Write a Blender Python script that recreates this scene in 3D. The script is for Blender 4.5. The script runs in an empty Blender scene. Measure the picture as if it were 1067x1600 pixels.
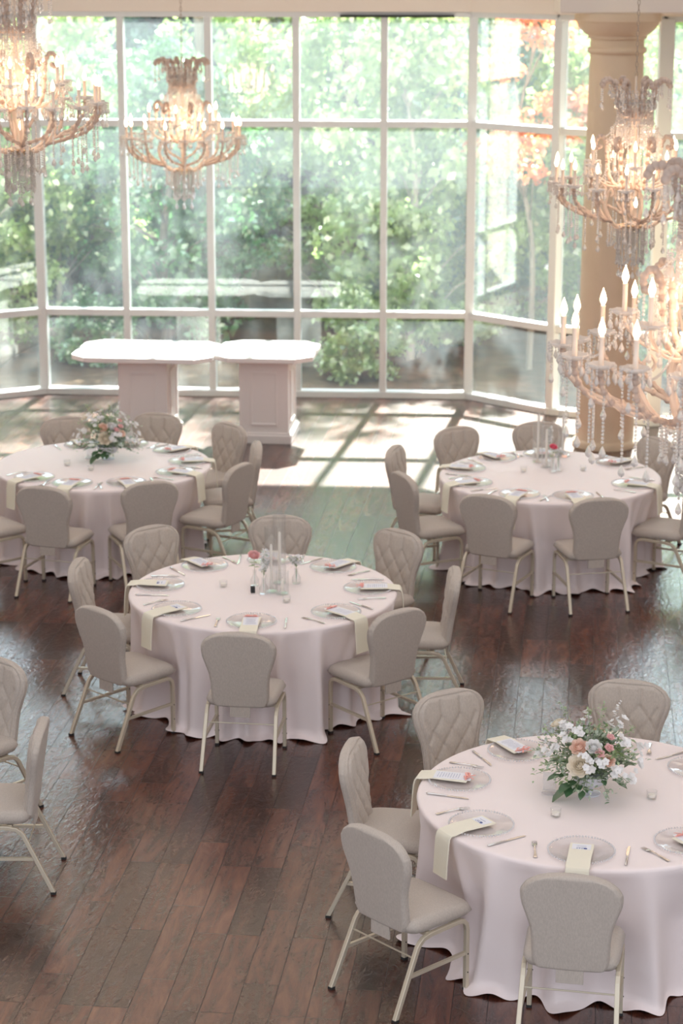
import bpy, math, random
import numpy as np
from mathutils import Vector, Matrix

PI = math.pi
rad = math.radians
SC = bpy.context.scene
COL = SC.collection

# ------------------------------------------------------------------ camera
CAM_Z = 5.07
TH = rad(15.0)
F = 3350.0
CT, ST = math.cos(TH), math.sin(TH)
cam_d = bpy.data.cameras.new('camera')
cam = bpy.data.objects.new('camera', cam_d)
COL.objects.link(cam)
cam.location = (0, 0, CAM_Z)
cam.rotation_euler = (PI / 2 - TH, 0, 0)
cam_d.sensor_fit = 'VERTICAL'
cam_d.sensor_height = 36.0
cam_d.lens = F / 1600.0 * 36.0
cam_d.clip_end = 300
cam_d.dof.use_dof = True
cam_d.dof.focus_distance = 11.2
cam_d.dof.aperture_fstop = 3.0
SC.camera = cam

# ------------------------------------------------------------------ light
w = bpy.data.worlds.new('world')
SC.world = w
w.use_nodes = True
nt = w.node_tree
bgn = nt.nodes['Background']
bgn.inputs[1].default_value = 1.15
# hazy sky: even all round, much brighter towards the sun
SUN_AZ, SUN_EL = math.radians(10.0), math.radians(45.0)
geo = nt.nodes.new('ShaderNodeTexCoord')
dt = nt.nodes.new('ShaderNodeVectorMath')
dt.operation = 'DOT_PRODUCT'
dt.inputs[1].default_value = (math.sin(SUN_AZ) * math.cos(SUN_EL), math.cos(SUN_AZ) * math.cos(SUN_EL), math.sin(SUN_EL))
nt.links.new(geo.outputs['Generated'], dt.inputs[0])
skr = nt.nodes.new('ShaderNodeValToRGB')
skr.color_ramp.elements[0].position = 0.30
skr.color_ramp.elements[0].color = (0.86, 0.91, 1.0, 1)
skr.color_ramp.elements[1].position = 1.0
skr.color_ramp.elements[1].color = (5.2, 5.9, 6.6, 1)
k_ = skr.color_ramp.elements.new(0.75)
k_.color = (3.0, 3.6, 4.3, 1)
nt.links.new(dt.outputs['Value'], skr.inputs[0])
nt.links.new(skr.outputs[0], bgn.inputs[0])

sun_d = bpy.data.lights.new('sun', 'SUN')
sun_d.energy = 40.0
sun_d.angle = rad(0.9)
sun_d.color = (1.0, 0.955, 0.89)
sun = bpy.data.objects.new('sun', sun_d)
COL.objects.link(sun)
az, el = rad(10.0), rad(45.0)
sdir = Vector((math.sin(az) * math.cos(el), math.cos(az) * math.cos(el), math.sin(el)))
sun.rotation_euler = sdir.to_track_quat('Z', 'Y').to_euler()
sun.location = (5, 40, 25)

# added unseen fill light, brightens the upper front wall for the floor reflections
cv = bpy.data.lights.new('added_wall_fill', 'AREA')
cv.shape = 'RECTANGLE'
cv.size, cv.size_y = 19.0, 0.4
cv.energy = 85
cv.spread = rad(70)
cv.color = (1.0, 0.95, 0.88)
cvo = bpy.data.objects.new('added_wall_fill', cv)
COL.objects.link(cvo)
cvo.location = (0, 20.6, 6.95)
cvo.rotation_euler = Vector((0, -1, -0.06)).to_track_quat('Z', 'Y').to_euler()

# added broad fill light under the ceiling, lifts the tabletops
cl = bpy.data.lights.new('added_top_fill', 'AREA')
cl.shape = 'RECTANGLE'
cl.size, cl.size_y = 12.0, 12.0
cl.energy = 260
cl.color = (0.90, 0.94, 1.0)
clo = bpy.data.objects.new('added_top_fill', cl)
COL.objects.link(clo)
clo.location = (0, 14.0, 7.66)

SC.view_settings.view_transform = 'Standard'
SC.view_settings.look = 'None'
SC.view_settings.exposure = 0.42
SC.view_settings.gamma = 1.0
SC.view_settings.use_curve_mapping = False
SC.cycles.sample_clamp_indirect = 4.0
SC.cycles.sample_clamp_direct = 30.0
SC.cycles.transparent_max_bounces = 24
SC.cycles.max_bounces = 12
SC.cycles.diffuse_bounces = 5
SC.cycles.glossy_bounces = 5
SC.cycles.transmission_bounces = 12
SC.cycles.caustics_reflective = False
SC.cycles.caustics_refractive = False
SC.cycles.use_denoising = True


def ray(x, y):
    a, b = (x - 533.5) / F, (800 - y) / F
    return Vector((a, CT + b * ST, -ST + b * CT))


def at_z(x, y, z):
    d = ray(x, y)
    return Vector((0, 0, CAM_Z)) + d * ((z - CAM_Z) / d.z)


def at_d(x, y, zc):
    return Vector((0, 0, CAM_Z)) + ray(x, y) * zc


# ------------------------------------------------------------------ materials
def newmat(name):
    m = bpy.data.materials.new(name)
    m.use_nodes = True
    t = m.node_tree
    t.nodes.clear()
    out = t.nodes.new('ShaderNodeOutputMaterial')
    return m, t, out


def N(t, kind, **kw):
    n = t.nodes.new(kind)
    for k, v in kw.items():
        if k in n.inputs:
            n.inputs[k].default_value = v
        else:
            setattr(n, k, v)
    return n


def rgba(c):
    return (c[0], c[1], c[2], 1)


def pbr(name, col, rough=0.6, metal=0.0, col2=None, scale=20.0, bump=0.0, bscale=200.0, sheen=0.0, spec=0.5, stretch=None, coords='Object'):
    m, t, out = newmat(name)
    b = N(t, 'ShaderNodeBsdfPrincipled')
    b.inputs['Base Color'].default_value = rgba(col)
    b.inputs['Roughness'].default_value = rough
    b.inputs['Metallic'].default_value = metal
    b.inputs['Specular IOR Level'].default_value = spec
    if sheen:
        b.inputs['Sheen Weight'].default_value = sheen
    tc = N(t, 'ShaderNodeTexCoord')
    src = tc.outputs[coords]
    if stretch:
        mp = N(t, 'ShaderNodeMapping')
        mp.inputs['Scale'].default_value = stretch
        t.links.new(src, mp.inputs[0])
        src = mp.outputs[0]
    if col2 is not None:
        no = N(t, 'ShaderNodeTexNoise')
        no.inputs['Scale'].default_value = scale
        no.inputs['Detail'].default_value = 4
        t.links.new(src, no.inputs['Vector'])
        cr = N(t, 'ShaderNodeValToRGB')
        cr.color_ramp.elements[0].position = 0.35
        cr.color_ramp.elements[1].position = 0.65
        cr.color_ramp.elements[0].color = rgba(col)
        cr.color_ramp.elements[1].color = rgba(col2)
        t.links.new(no.outputs['Fac'], cr.inputs[0])
        t.links.new(cr.outputs[0], b.inputs['Base Color'])
    if bump:
        n2 = N(t, 'ShaderNodeTexNoise')
        n2.inputs['Scale'].default_value = bscale
        n2.inputs['Detail'].default_value = 3
        t.links.new(src, n2.inputs['Vector'])
        bp = N(t, 'ShaderNodeBump')
        bp.inputs['Strength'].default_value = bump
        bp.inputs['Distance'].default_value = 0.005
        t.links.new(n2.outputs['Fac'], bp.inputs['Height'])
        t.links.new(bp.outputs[0], b.inputs['Normal'])
    t.links.new(b.outputs[0], out.inputs[0])
    return m


def cheap_glass(name, tint=(0.95, 0.97, 0.97), body=0.06, bodycol=(0.9, 0.9, 0.88), rough=0.02, ior=1.5, boost=0.0):
    """thin clear glass: tinted see-through + fresnel mirror + a little pale diffuse body"""
    m, t, out = newmat(name)
    tr = N(t, 'ShaderNodeBsdfTransparent')
    tr.inputs[0].default_value = rgba(tint)
    gl = N(t, 'ShaderNodeBsdfGlossy')
    gl.inputs['Roughness'].default_value = rough
    # Schlick reflectance, the same from either side of the thin glass
    fr = N(t, 'ShaderNodeLayerWeight')
    fr.inputs[0].default_value = 0.5
    pw = N(t, 'ShaderNodeMath', operation='POWER')
    pw.inputs[1].default_value = 5.0
    t.links.new(fr.outputs['Facing'], pw.inputs[0])
    f0 = ((ior - 1) / (ior + 1)) ** 2 + boost
    ad = N(t, 'ShaderNodeMath', operation='MULTIPLY_ADD')
    ad.inputs[1].default_value = 1 - f0
    ad.inputs[2].default_value = f0
    ad.use_clamp = True
    t.links.new(pw.outputs[0], ad.inputs[0])
    fac = ad.outputs[0]
    m1 = N(t, 'ShaderNodeMixShader')
    t.links.new(fac, m1.inputs[0])
    t.links.new(tr.outputs[0], m1.inputs[1])
    t.links.new(gl.outputs[0], m1.inputs[2])
    df = N(t, 'ShaderNodeBsdfDiffuse')
    df.inputs[0].default_value = rgba(bodycol)
    tl = N(t, 'ShaderNodeBsdfTranslucent')
    tl.inputs[0].default_value = rgba(bodycol)
    md = N(t, 'ShaderNodeMixShader')
    md.inputs[0].default_value = 0.55
    t.links.new(df.outputs[0], md.inputs[1])
    t.links.new(tl.outputs[0], md.inputs[2])
    m2 = N(t, 'ShaderNodeMixShader')
    m2.inputs[0].default_value = body
    t.links.new(m1.outputs[0], m2.inputs[1])
    t.links.new(md.outputs[0], m2.inputs[2])
    t.links.new(m2.outputs[0], out.inputs[0])
    return m, t, m2


def leafmat(name, c1, c2, trans=0.5, scale=1.2, gloss=0.2):
    m, t, out = newmat(name)
    tc = N(t, 'ShaderNodeTexCoord')
    no = N(t, 'ShaderNodeTexNoise')
    no.inputs['Scale'].default_value = scale
    no.inputs['Detail'].default_value = 6
    no.inputs['Roughness'].default_value = 0.8
    t.links.new(tc.outputs['Object'], no.inputs['Vector'])
    cr = N(t, 'ShaderNodeValToRGB')
    cr.color_ramp.elements[0].position = 0.38
    cr.color_ramp.elements[1].position = 0.62
    cr.color_ramp.elements[0].color = rgba(c1)
    cr.color_ramp.elements[1].color = rgba(c2)
    t.links.new(no.outputs['Fac'], cr.inputs[0])
    df = N(t, 'ShaderNodeBsdfDiffuse')
    tl = N(t, 'ShaderNodeBsdfTranslucent')
    gl = N(t, 'ShaderNodeBsdfGlossy')
    gl.inputs['Roughness'].default_value = 0.3
    t.links.new(cr.outputs[0], df.inputs[0])
    t.links.new(cr.outputs[0], tl.inputs[0])
    m1 = N(t, 'ShaderNodeMixShader')
    m1.inputs[0].default_value = trans
    t.links.new(df.outputs[0], m1.inputs[1])
    t.links.new(tl.outputs[0], m1.inputs[2])
    m2 = N(t, 'ShaderNodeMixShader')
    m2.inputs[0].default_value = gloss
    t.links.new(m1.outputs[0], m2.inputs[1])
    t.links.new(gl.outputs[0], m2.inputs[2])
    t.links.new(m2.outputs[0], out.inputs[0])
    return m


def emis(name, col, st):
    m, t, out = newmat(name)
    e = N(t, 'ShaderNodeEmission')
    e.inputs[0].default_value = rgba(col)
    e.inputs[1].default_value = st
    t.links.new(e.outputs[0], out.inputs[0])
    return m


M = {}
M['fabric'] = pbr('beige_linen', (0.57, 0.495, 0.43), 0.9, col2=(0.50, 0.435, 0.375), scale=160, bump=0.45, bscale=420, sheen=0.25, spec=0.2, stretch=(1, 1, 0.35))
M['frame_metal'] = pbr('champagne_metal', (0.66, 0.58, 0.45), 0.34, 0.35)
M['dark_rubber'] = pbr('dark_rubber', (0.02, 0.02, 0.02), 0.7)
M['cloth'] = pbr('blush_satin', (0.93, 0.82, 0.80), 0.62, bump=0.12, bscale=500, sheen=0.3, spec=0.35)
M['napkin'] = pbr('cream_cotton', (0.90, 0.85, 0.70), 0.9, bump=0.3, bscale=600, sheen=0.2, spec=0.2)
M['card'] = pbr('white_card', (0.86, 0.86, 0.90), 0.7)
M['ink'] = pbr('blue_grey_ink', (0.22, 0.26, 0.42), 0.7)
M['blueflower'] = pbr('blue_print', (0.05, 0.08, 0.28), 0.7)
M['ribbon'] = pbr('coral_ribbon', (0.95, 0.42, 0.36), 0.5, sheen=0.3)
M['silver'] = pbr('polished_cutlery', (0.72, 0.70, 0.68), 0.18, 1.0)
M['paint'] = pbr('white_frame_paint', (0.66, 0.67, 0.66), 0.45)
M['cream'] = pbr('cream_wall_paint', (0.78, 0.70, 0.61), 0.75, bump=0.08, bscale=60)
M['column'] = pbr('tan_column_plaster', (0.70, 0.56, 0.40), 0.8, col2=(0.66, 0.52, 0.36), scale=3, bump=0.1, bscale=40)
M['darkwood'] = pbr('dark_fascia_wood', (0.05, 0.035, 0.03), 0.5)
M['white'] = pbr('white_table_paint', (0.86, 0.83, 0.80), 0.35)
M['candle'] = pbr('ivory_candle_sleeve', (0.86, 0.68, 0.54), 0.6)
M['wax'] = pbr('ivory_wax', (0.92, 0.85, 0.76), 0.5)
M['brass'] = pbr('pale_brass', (0.80, 0.62, 0.42), 0.3, 0.8)
M['chain'] = pbr('dull_chain', (0.45, 0.36, 0.28), 0.4, 0.7)
M['bulb'] = emis('warm_bulb', (1.0, 0.72, 0.46), 11.0)
M['bark'] = pbr('grey_bark', (0.20, 0.16, 0.13), 0.9, col2=(0.32, 0.27, 0.23), scale=8, bump=0.5, bscale=20, stretch=(1, 1, 0.2))
M['palebark'] = pbr('pale_bark', (0.45, 0.38, 0.33), 0.9, col2=(0.56, 0.48, 0.42), scale=6, bump=0.3, bscale=20, stretch=(1, 1, 0.2))
M['ceramic'] = pbr('pale_grey_ceramic', (0.66, 0.67, 0.72), 0.3)
M['leaf_lime'] = leafmat('lime_leaves', (0.32, 0.50, 0.14), (0.50, 0.64, 0.26), 0.6)
M['leaf_mid'] = leafmat('mid_green_leaves', (0.08, 0.25, 0.08), (0.18, 0.40, 0.13), 0.5)
M['leaf_dark'] = leafmat('dark_green_leaves', (0.03, 0.11, 0.05), (0.07, 0.19, 0.09), 0.4)
M['leaf_teal'] = leafmat('blue_green_leaves', (0.08, 0.22, 0.15), (0.18, 0.35, 0.25), 0.5)
M['leaf_orange'] = leafmat('orange_leaves', (0.75, 0.20, 0.07), (0.75, 0.30, 0.12), 0.5)
M['bq_dark'] = leafmat('bouquet_dark_leaf', (0.05, 0.14, 0.06), (0.08, 0.20, 0.08), 0.25, 20)
M['bq_sage'] = leafmat('bouquet_sage_leaf', (0.24, 0.34, 0.22), (0.48, 0.56, 0.42), 0.3, 30)
M['bq_green'] = leafmat('bouquet_fresh_leaf', (0.22, 0.38, 0.14), (0.42, 0.55, 0.26), 0.35, 30)
M['p_cream'] = leafmat('cream_petals', (0.95, 0.86, 0.70), (0.96, 0.91, 0.82), 0.25, 30, 0.02)
M['p_white'] = leafmat('white_petals', (0.92, 0.90, 0.88), (0.94, 0.93, 0.92), 0.25, 30, 0.02)
M['p_peach'] = leafmat('peach_petals', (0.95, 0.68, 0.55), (0.96, 0.78, 0.68), 0.25, 30, 0.02)
M['p_pink'] = leafmat('pink_petals', (0.93, 0.56, 0.56), (0.95, 0.70, 0.68), 0.25, 30, 0.02)
M['p_rose'] = leafmat('bright_rose_petals', (0.90, 0.16, 0.26), (0.92, 0.30, 0.38), 0.25, 30, 0.02)
M['stem'] = leafmat('flower_stem', (0.16, 0.28, 0.10), (0.26, 0.40, 0.16), 0.2, 30)
M['glass'], _, _ = cheap_glass('clear_glassware', (0.99, 0.995, 0.995), 0.025, (0.9, 0.9, 0.92), 0.03, 1.5, 0.02)
M['charger'], _, _ = cheap_glass('clear_charger_glass', (0.985, 0.985, 0.985), 0.07, (0.95, 0.95, 0.97), 0.06, 1.5, 0.01)
M['bead'], _, _ = cheap_glass('clear_glass_bead', (0.94, 0.94, 0.95), 0.5, (0.97, 0.97, 0.99), 0.05, 1.5, 0.12)
M['crystal'], _, _ = cheap_glass('chandelier_crystal', (0.96, 0.95, 0.94), 0.40, (1.0, 0.96, 0.93), 0.05, 1.6, 0.20)
def crystal_mat(name, col, see, body, bodycol):
    m, t, out = newmat(name)
    g = N(t, 'ShaderNodeBsdfGlass')
    g.inputs['Color'].default_value = rgba(col)
    g.inputs['Roughness'].default_value = 0.02
    g.inputs['IOR'].default_value = 1.6
    tr = N(t, 'ShaderNodeBsdfTransparent')
    tr.inputs[0].default_value = rgba(col)
    m1 = N(t, 'ShaderNodeMixShader')
    m1.inputs[0].default_value = see
    t.links.new(g.outputs[0], m1.inputs[1])
    t.links.new(tr.outputs[0], m1.inputs[2])
    tl = N(t, 'ShaderNodeBsdfTranslucent')
    tl.inputs[0].default_value = rgba(bodycol)
    df = N(t, 'ShaderNodeBsdfDiffuse')
    df.inputs[0].default_value = rgba(bodycol)
    md = N(t, 'ShaderNodeMixShader')
    t.links.new(tl.outputs[0], md.inputs[1])
    t.links.new(df.outputs[0], md.inputs[2])
    m2 = N(t, 'ShaderNodeMixShader')
    m2.inputs[0].default_value = body
    t.links.new(m1.outputs[0], m2.inputs[1])
    t.links.new(md.outputs[0], m2.inputs[2])
    t.links.new(m2.outputs[0], out.inputs[0])
    return m


M['crystal'] = crystal_mat('chandelier_crystal', (0.99, 0.98, 0.97), 0.45, 0.50, (1.0, 0.97, 0.94))
M['armglass'] = crystal_mat('chandelier_arm_glass', (0.98, 0.92, 0.86), 0.30, 0.58, (1.0, 0.87, 0.78))
M['acrylic'], _, _ = cheap_glass('frosted_acrylic', (0.96, 0.96, 0.97), 0.25, (0.95, 0.95, 0.96), 0.1, 1.5, 0.02)

# window glass: clear, with wipe streaks and a pale dust film that paints in haze
mg, tg, mixg = cheap_glass('window_glass', (0.945, 0.99, 0.98), 0.04, (0.80, 0.94, 0.98), 0.0, 1.52, 0.055)
tcg = N(tg, 'ShaderNodeTexCoord')
mpg = N(tg, 'ShaderNodeMapping')
mpg.inputs['Scale'].default_value = (5.0, 5.0, 0.45)
mpg.inputs['Rotation'].default_value = (0.0, 0.25, 0.0)
ng = N(tg, 'ShaderNodeTexNoise')
ng.inputs['Scale'].default_value = 1.5
ng.inputs['Detail'].default_value = 5
rg = N(tg, 'ShaderNodeMapRange')
rg.inputs['From Min'].default_value = 0.3
rg.inputs['From Max'].default_value = 0.75
rg.inputs['To Min'].default_value = 0.026
rg.inputs['To Max'].default_value = 0.036
tg.links.new(tcg.outputs['Object'], mpg.inputs[0])
tg.links.new(mpg.outputs[0], ng.inputs['Vector'])
tg.links.new(ng.outputs['Fac'], rg.inputs['Value'])
tg.links.new(rg.outputs[0], mixg.inputs[0])
M['pane'] = mg


def floor_material():
    m, t, out = newmat('dark_plank_floor')
    tc = N(t, 'ShaderNodeTexCoord')
    mp = N(t, 'ShaderNodeMapping')
    mp.inputs['Rotation'].default_value = (0, 0, rad(90 + 6.4))
    t.links.new(tc.outputs['Object'], mp.inputs[0])
    br = N(t, 'ShaderNodeTexBrick')
    br.offset = 0.37
    br.offset_frequency = 3
    br.inputs['Scale'].default_value = 1.0
    br.inputs['Brick Width'].default_value = 0.85
    br.inputs['Row Height'].default_value = 0.175
    br.inputs['Mortar Size'].default_value = 0.0020
    br.inputs['Mortar Smooth'].default_value = 0.1
    br.inputs['Bias'].default_value = 0.0
    br.inputs['Color1'].default_value = (0.0, 0.0, 0.0, 1)
    br.inputs['Color2'].default_value = (1, 1, 1, 1)
    br.inputs['Mortar'].default_value = (0.5, 0.5, 0.5, 1)
    t.links.new(mp.outputs[0], br.inputs['Vector'])
    # grain, stretched along the planks
    mp2 = N(t, 'ShaderNodeMapping')
    mp2.inputs['Scale'].default_value = (1.5, 8.0, 1)
    t.links.new(mp.outputs[0], mp2.inputs[0])
    add = N(t, 'ShaderNodeVectorMath', operation='ADD')
    sc = N(t, 'ShaderNodeVectorMath', operation='SCALE')
    sc.inputs['Scale'].default_value = 13.0
    t.links.new(br.outputs['Color'], sc.inputs[0])
    t.links.new(mp2.outputs[0], add.inputs[0])
    t.links.new(sc.outputs[0], add.inputs[1])
    no = N(t, 'ShaderNodeTexNoise')
    no.inputs['Scale'].default_value = 1.6
    no.inputs['Detail'].default_value = 7
    no.inputs['Roughness'].default_value = 0.65
    no.inputs['Distortion'].default_value = 0.6
    t.links.new(add.outputs[0], no.inputs['Vector'])
    cr = N(t, 'ShaderNodeValToRGB')
    e = cr.color_ramp.elements
    e[0].position, e[0].color = 0.30, (0.014, 0.005, 0.004, 1)
    e[1].position, e[1].color = 0.80, (0.16, 0.057, 0.031, 1)
    k = cr.color_ramp.elements.new(0.5)
    k.color = (0.072, 0.022, 0.013, 1)
    t.links.new(no.outputs['Fac'], cr.inputs[0])
    # plank to plank tone
    mr = N(t, 'ShaderNodeMapRange')
    mr.inputs['To Min'].default_value = 0.5
    mr.inputs['To Max'].default_value = 1.55
    t.links.new(br.outputs['Color'], mr.inputs['Value'])
    mul = N(t, 'ShaderNodeVectorMath', operation='SCALE')
    t.links.new(cr.outputs[0], mul.inputs[0])
    t.links.new(mr.outputs[0], mul.inputs['Scale'])
    mixm = N(t, 'ShaderNodeMix', data_type='RGBA')
    mixm.inputs[7].default_value = (0.02, 0.010, 0.008, 1)
    t.links.new(br.outputs['Fac'], mixm.inputs[0])
    t.links.new(mul.outputs[0], mixm.inputs[6])
    b = N(t, 'ShaderNodeBsdfPrincipled')
    t.links.new(mixm.outputs[2], b.inputs['Base Color'])
    # hand scraped surface
    n3 = N(t, 'ShaderNodeTexNoise')
    n3.inputs['Scale'].default_value = 24
    n3.inputs['Detail'].default_value = 5
    n3.inputs['Distortion'].default_value = 1.2
    mp3 = N(t, 'ShaderNodeMapping')
    mp3.inputs['Scale'].default_value = (0.55, 1.0, 1)
    t.links.new(mp.outputs[0], mp3.inputs[0])
    t.links.new(mp3.outputs[0], n3.inputs['Vector'])
    n4 = N(t, 'ShaderNodeTexNoise')
    n4.inputs['Scale'].default_value = 130
    n4.inputs['Detail'].default_value = 2
    t.links.new(mp.outputs[0], n4.inputs['Vector'])
    ma = N(t, 'ShaderNodeMath', operation='MULTIPLY_ADD')
    ma.inputs[1].default_value = 0.15
    t.links.new(n4.outputs['Fac'], ma.inputs[0])
    t.links.new(n3.outputs['Fac'], ma.inputs[2])
    mb = N(t, 'ShaderNodeMath', operation='MULTIPLY_ADD')
    mb.inputs[1].default_value = -1.2
    t.links.new(br.outputs['Fac'], mb.inputs[0])
    t.links.new(ma.outputs[0], mb.inputs[2])
    bp = N(t, 'ShaderNodeBump')
    bp.inputs['Strength'].default_value = 0.8
    bp.inputs['Distance'].default_value = 0.004
    t.links.new(mb.outputs[0], bp.inputs['Height'])
    t.links.new(bp.outputs[0], b.inputs['Normal'])
    for inp, lo_, hi_ in (('Roughness', 0.19, 0.35), ('Specular IOR Level', 0.95, 0.3)):
        q = N(t, 'ShaderNodeMapRange')
        q.inputs['To Min'].default_value = lo_
        q.inputs['To Max'].default_value = hi_
        t.links.new(br.outputs['Fac'], q.inputs['Value'])
        t.links.new(q.outputs[0], b.inputs[inp])
    b.inputs['Coat Weight'].default_value = 0.28
    b.inputs['Coat Roughness'].default_value = 0.42
    t.links.new(b.outputs[0], out.inputs[0])
    return m


M['floor'] = floor_material()


def ground_material():
    m, t, out = newmat('leaf_litter_ground')
    tc = N(t, 'ShaderNodeTexCoord')
    no = N(t, 'ShaderNodeTexNoise')
    no.inputs['Scale'].default_value = 0.6
    no.inputs['Detail'].default_value = 9
    no.inputs['Roughness'].default_value = 0.75
    t.links.new(tc.outputs['Object'], no.inputs['Vector'])
    cr = N(t, 'ShaderNodeValToRGB')
    e = cr.color_ramp.elements
    e[0].position, e[0].color = 0.36, (0.05, 0.038, 0.03, 1)
    e[1].position, e[1].color = 0.66, (0.26, 0.18, 0.125, 1)
    k = e.new(0.5)
    k.color = (0.12, 0.085, 0.06, 1)
    t.links.new(no.outputs['Fac'], cr.inputs[0])
    b = N(t, 'ShaderNodeBsdfDiffuse')
    t.links.new(cr.outputs[0], b.inputs[0])
    bp = N(t, 'ShaderNodeBump')
    bp.inputs['Strength'].default_value = 0.8
    bp.inputs['Distance'].default_value = 0.1
    t.links.new(no.outputs['Fac'], bp.inputs['Height'])
    t.links.new(bp.outputs[0], b.inputs['Normal'])
    t.links.new(b.outputs[0], out.inputs[0])
    return m


M['ground'] = ground_material()


# ------------------------------------------------------------------ mesh building
class MB:
    def __init__(s):
        s.v, s.f = [], []

    def add(s, vs, fs, mat=None):
        o = len(s.v)
        if mat is not None:
            vs = [mat @ Vector(p) for p in vs]
        s.v.extend([tuple(p) for p in vs])
        s.f.extend([tuple(i + o for i in f) for f in fs])
        return s

    def box(s, c, size, rz=0.0, mat=None):
        hx, hy, hz = size[0] / 2, size[1] / 2, size[2] / 2
        cr, sr = math.cos(rz), math.sin(rz)
        vs = []
        for z in (-hz, hz):
            for x, y in ((-hx, -hy), (hx, -hy), (hx, hy), (-hx, hy)):
                vs.append((c[0] + x * cr - y * sr, c[1] + x * sr + y * cr, c[2] + z))
        fs = [(3, 2, 1, 0), (4, 5, 6, 7), (0, 1, 5, 4), (1, 2, 6, 5), (2, 3, 7, 6), (3, 0, 4, 7)]
        return s.add(vs, fs, mat)

    def tube(s, pts, r, n=8, closed=False, caps=True, mat=None, rs=None, square=False):
        pts = [Vector(p) for p in pts]
        L = len(pts)
        vs, fs = [], []
        prev = None
        for i, p in enumerate(pts):
            if closed:
                d = pts[(i + 1) % L] - pts[i - 1]
            else:
                d = pts[min(i + 1, L - 1)] - pts[max(i - 1, 0)]
            d = d.normalized() if d.length > 1e-9 else Vector((0, 0, 1))
            if prev is None:
                a = Vector((0, 0, 1)) if abs(d.z) < 0.9 else Vector((1, 0, 0))
                u = a.cross(d).normalized()
            else:
                u = (prev - d * prev.dot(d))
                u = u.normalized() if u.length > 1e-6 else d.orthogonal().normalized()
            prev = u
            wv = d.cross(u)
            rr = rs[i] if rs else r
            for k in range(n):
                a = 2 * PI * k / n + (PI / 4 if n == 4 else 0)
                vs.append(p + (u * math.cos(a) + wv * math.sin(a)) * rr)
        m = L if closed else L - 1
        for i in range(m):
            j = (i + 1) % L
            for k in range(n):
                l = (k + 1) % n
                fs.append((i * n + k, i * n + l, j * n + l, j * n + k))
        if caps and not closed:
            fs.append(tuple(range(n - 1, -1, -1)))
            fs.append(tuple((L - 1) * n + k for k in range(n)))
        return s.add(vs, fs, mat)

    def lathe(s, prof, n=24, mat=None, cap0=True, cap1=True, c=(0, 0, 0)):
        vs, fs = [], []
        for r, z in prof:
            for k in range(n):
                a = 2 * PI * k / n
                vs.append((c[0] + r * math.cos(a), c[1] + r * math.sin(a), c[2] + z))
        for i in range(len(prof) - 1):
            for k in range(n):
                l = (k + 1) % n
                fs.append((i * n + k, i * n + l, (i + 1) * n + l, (i + 1) * n + k))
        if cap0:
            fs.append(tuple(range(n - 1, -1, -1)))
        if cap1:
            fs.append(tuple((len(prof) - 1) * n + k for k in range(n)))
        return s.add(vs, fs, mat)

    def ball(s, c, r, n=8, m=5, sz=1.0, mat=None):
        prof = []
        for i in range(m + 1):
            a = -PI / 2 + PI * i / m
            prof.append((max(1e-4, r * math.cos(a)), r * sz * math.sin(a)))
        return s.lathe(prof, n, mat, True, True, c)

    def prism(s, poly, z0, z1, mat=None):
        n = len(poly)
        vs = [(p[0], p[1], z0) for p in poly] + [(p[0], p[1], z1) for p in poly]
        fs = [tuple(range(n - 1, -1, -1)), tuple(range(n, 2 * n))]
        for i in range(n):
            j = (i + 1) % n
            fs.append((i, j, n + j, n + i))
        return s.add(vs, fs, mat)

    def mesh(s, name, smooth=True):
        me = bpy.data.meshes.new(name)
        me.from_pydata(s.v, [], s.f)
        if smooth:
            me.polygons.foreach_set('use_smooth', [True] * len(me.polygons))
        me.update()
        return me


def obj(name, mb, mat, parent=None, smooth=True, loc=None, rot=None, bevel=0.0, auto=True):
    me = mb.mesh(name, smooth) if isinstance(mb, MB) else mb
    if mat is not None and len(me.materials) == 0:
        me.materials.append(mat)
    if smooth and auto and isinstance(mb, MB):
        try:
            me.set_sharp_from_angle(angle=rad(45))
        except Exception:
            pass
    o = bpy.data.objects.new(name, me)
    COL.objects.link(o)
    if parent is not None:
        o.parent = parent
    if loc is not None:
        o.location = loc
    if rot is not None:
        o.rotation_euler = rot
    if bevel:
        b = o.modifiers.new('bevel', 'BEVEL')
        b.width = bevel
        b.segments = 2
        b.limit_method = 'ANGLE'
    return o


def tag(o, label=None, cat=None, group=None, kind=None):
    if label:
        n = len(label.split())
        assert 4 <= n <= 16, label
        o['label'] = label
    if cat:
        o['category'] = cat
    if group:
        o['group'] = group
    if kind:
        o['kind'] = kind
    return o


def empty(name, loc=(0, 0, 0), rz=0.0, label=None, cat=None, group=None):
    o = bpy.data.objects.new(name, None)
    COL.objects.link(o)
    o.empty_display_size = 0.1
    o.location = loc
    o.rotation_euler = (0, 0, rz)
    return tag(o, label, cat, group)


def dup(root, loc, rz=0.0, label=None, group=None, scale=None):
    kids = {}
    for o in bpy.data.objects:
        if o.parent is not None:
            kids.setdefault(o.parent.name, []).append(o)

    def cp(o, par):
        c = o.copy()
        COL.objects.link(c)
        c.parent = par
        for ch in kids.get(o.name, ()):
            cp(ch, c)
        return c
    r = cp(root, None)
    r.location = loc
    r.rotation_euler = (0, 0, rz)
    if scale:
        r.scale = (scale,) * 3
    if label:
        tag(r, label)
    if group:
        r['group'] = group
    return r


def struct(name, mb, mat, smooth=False, bevel=0.0, parent=None):
    o = obj(name, mb, mat, parent, smooth=smooth, bevel=bevel)
    if parent is None:
        o['kind'] = 'structure'
    return o


# ------------------------------------------------------------------ room shell
mbx = MB()
mbx.box((0, 12.9, -0.06), (22, 22.4, 0.12))
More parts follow.
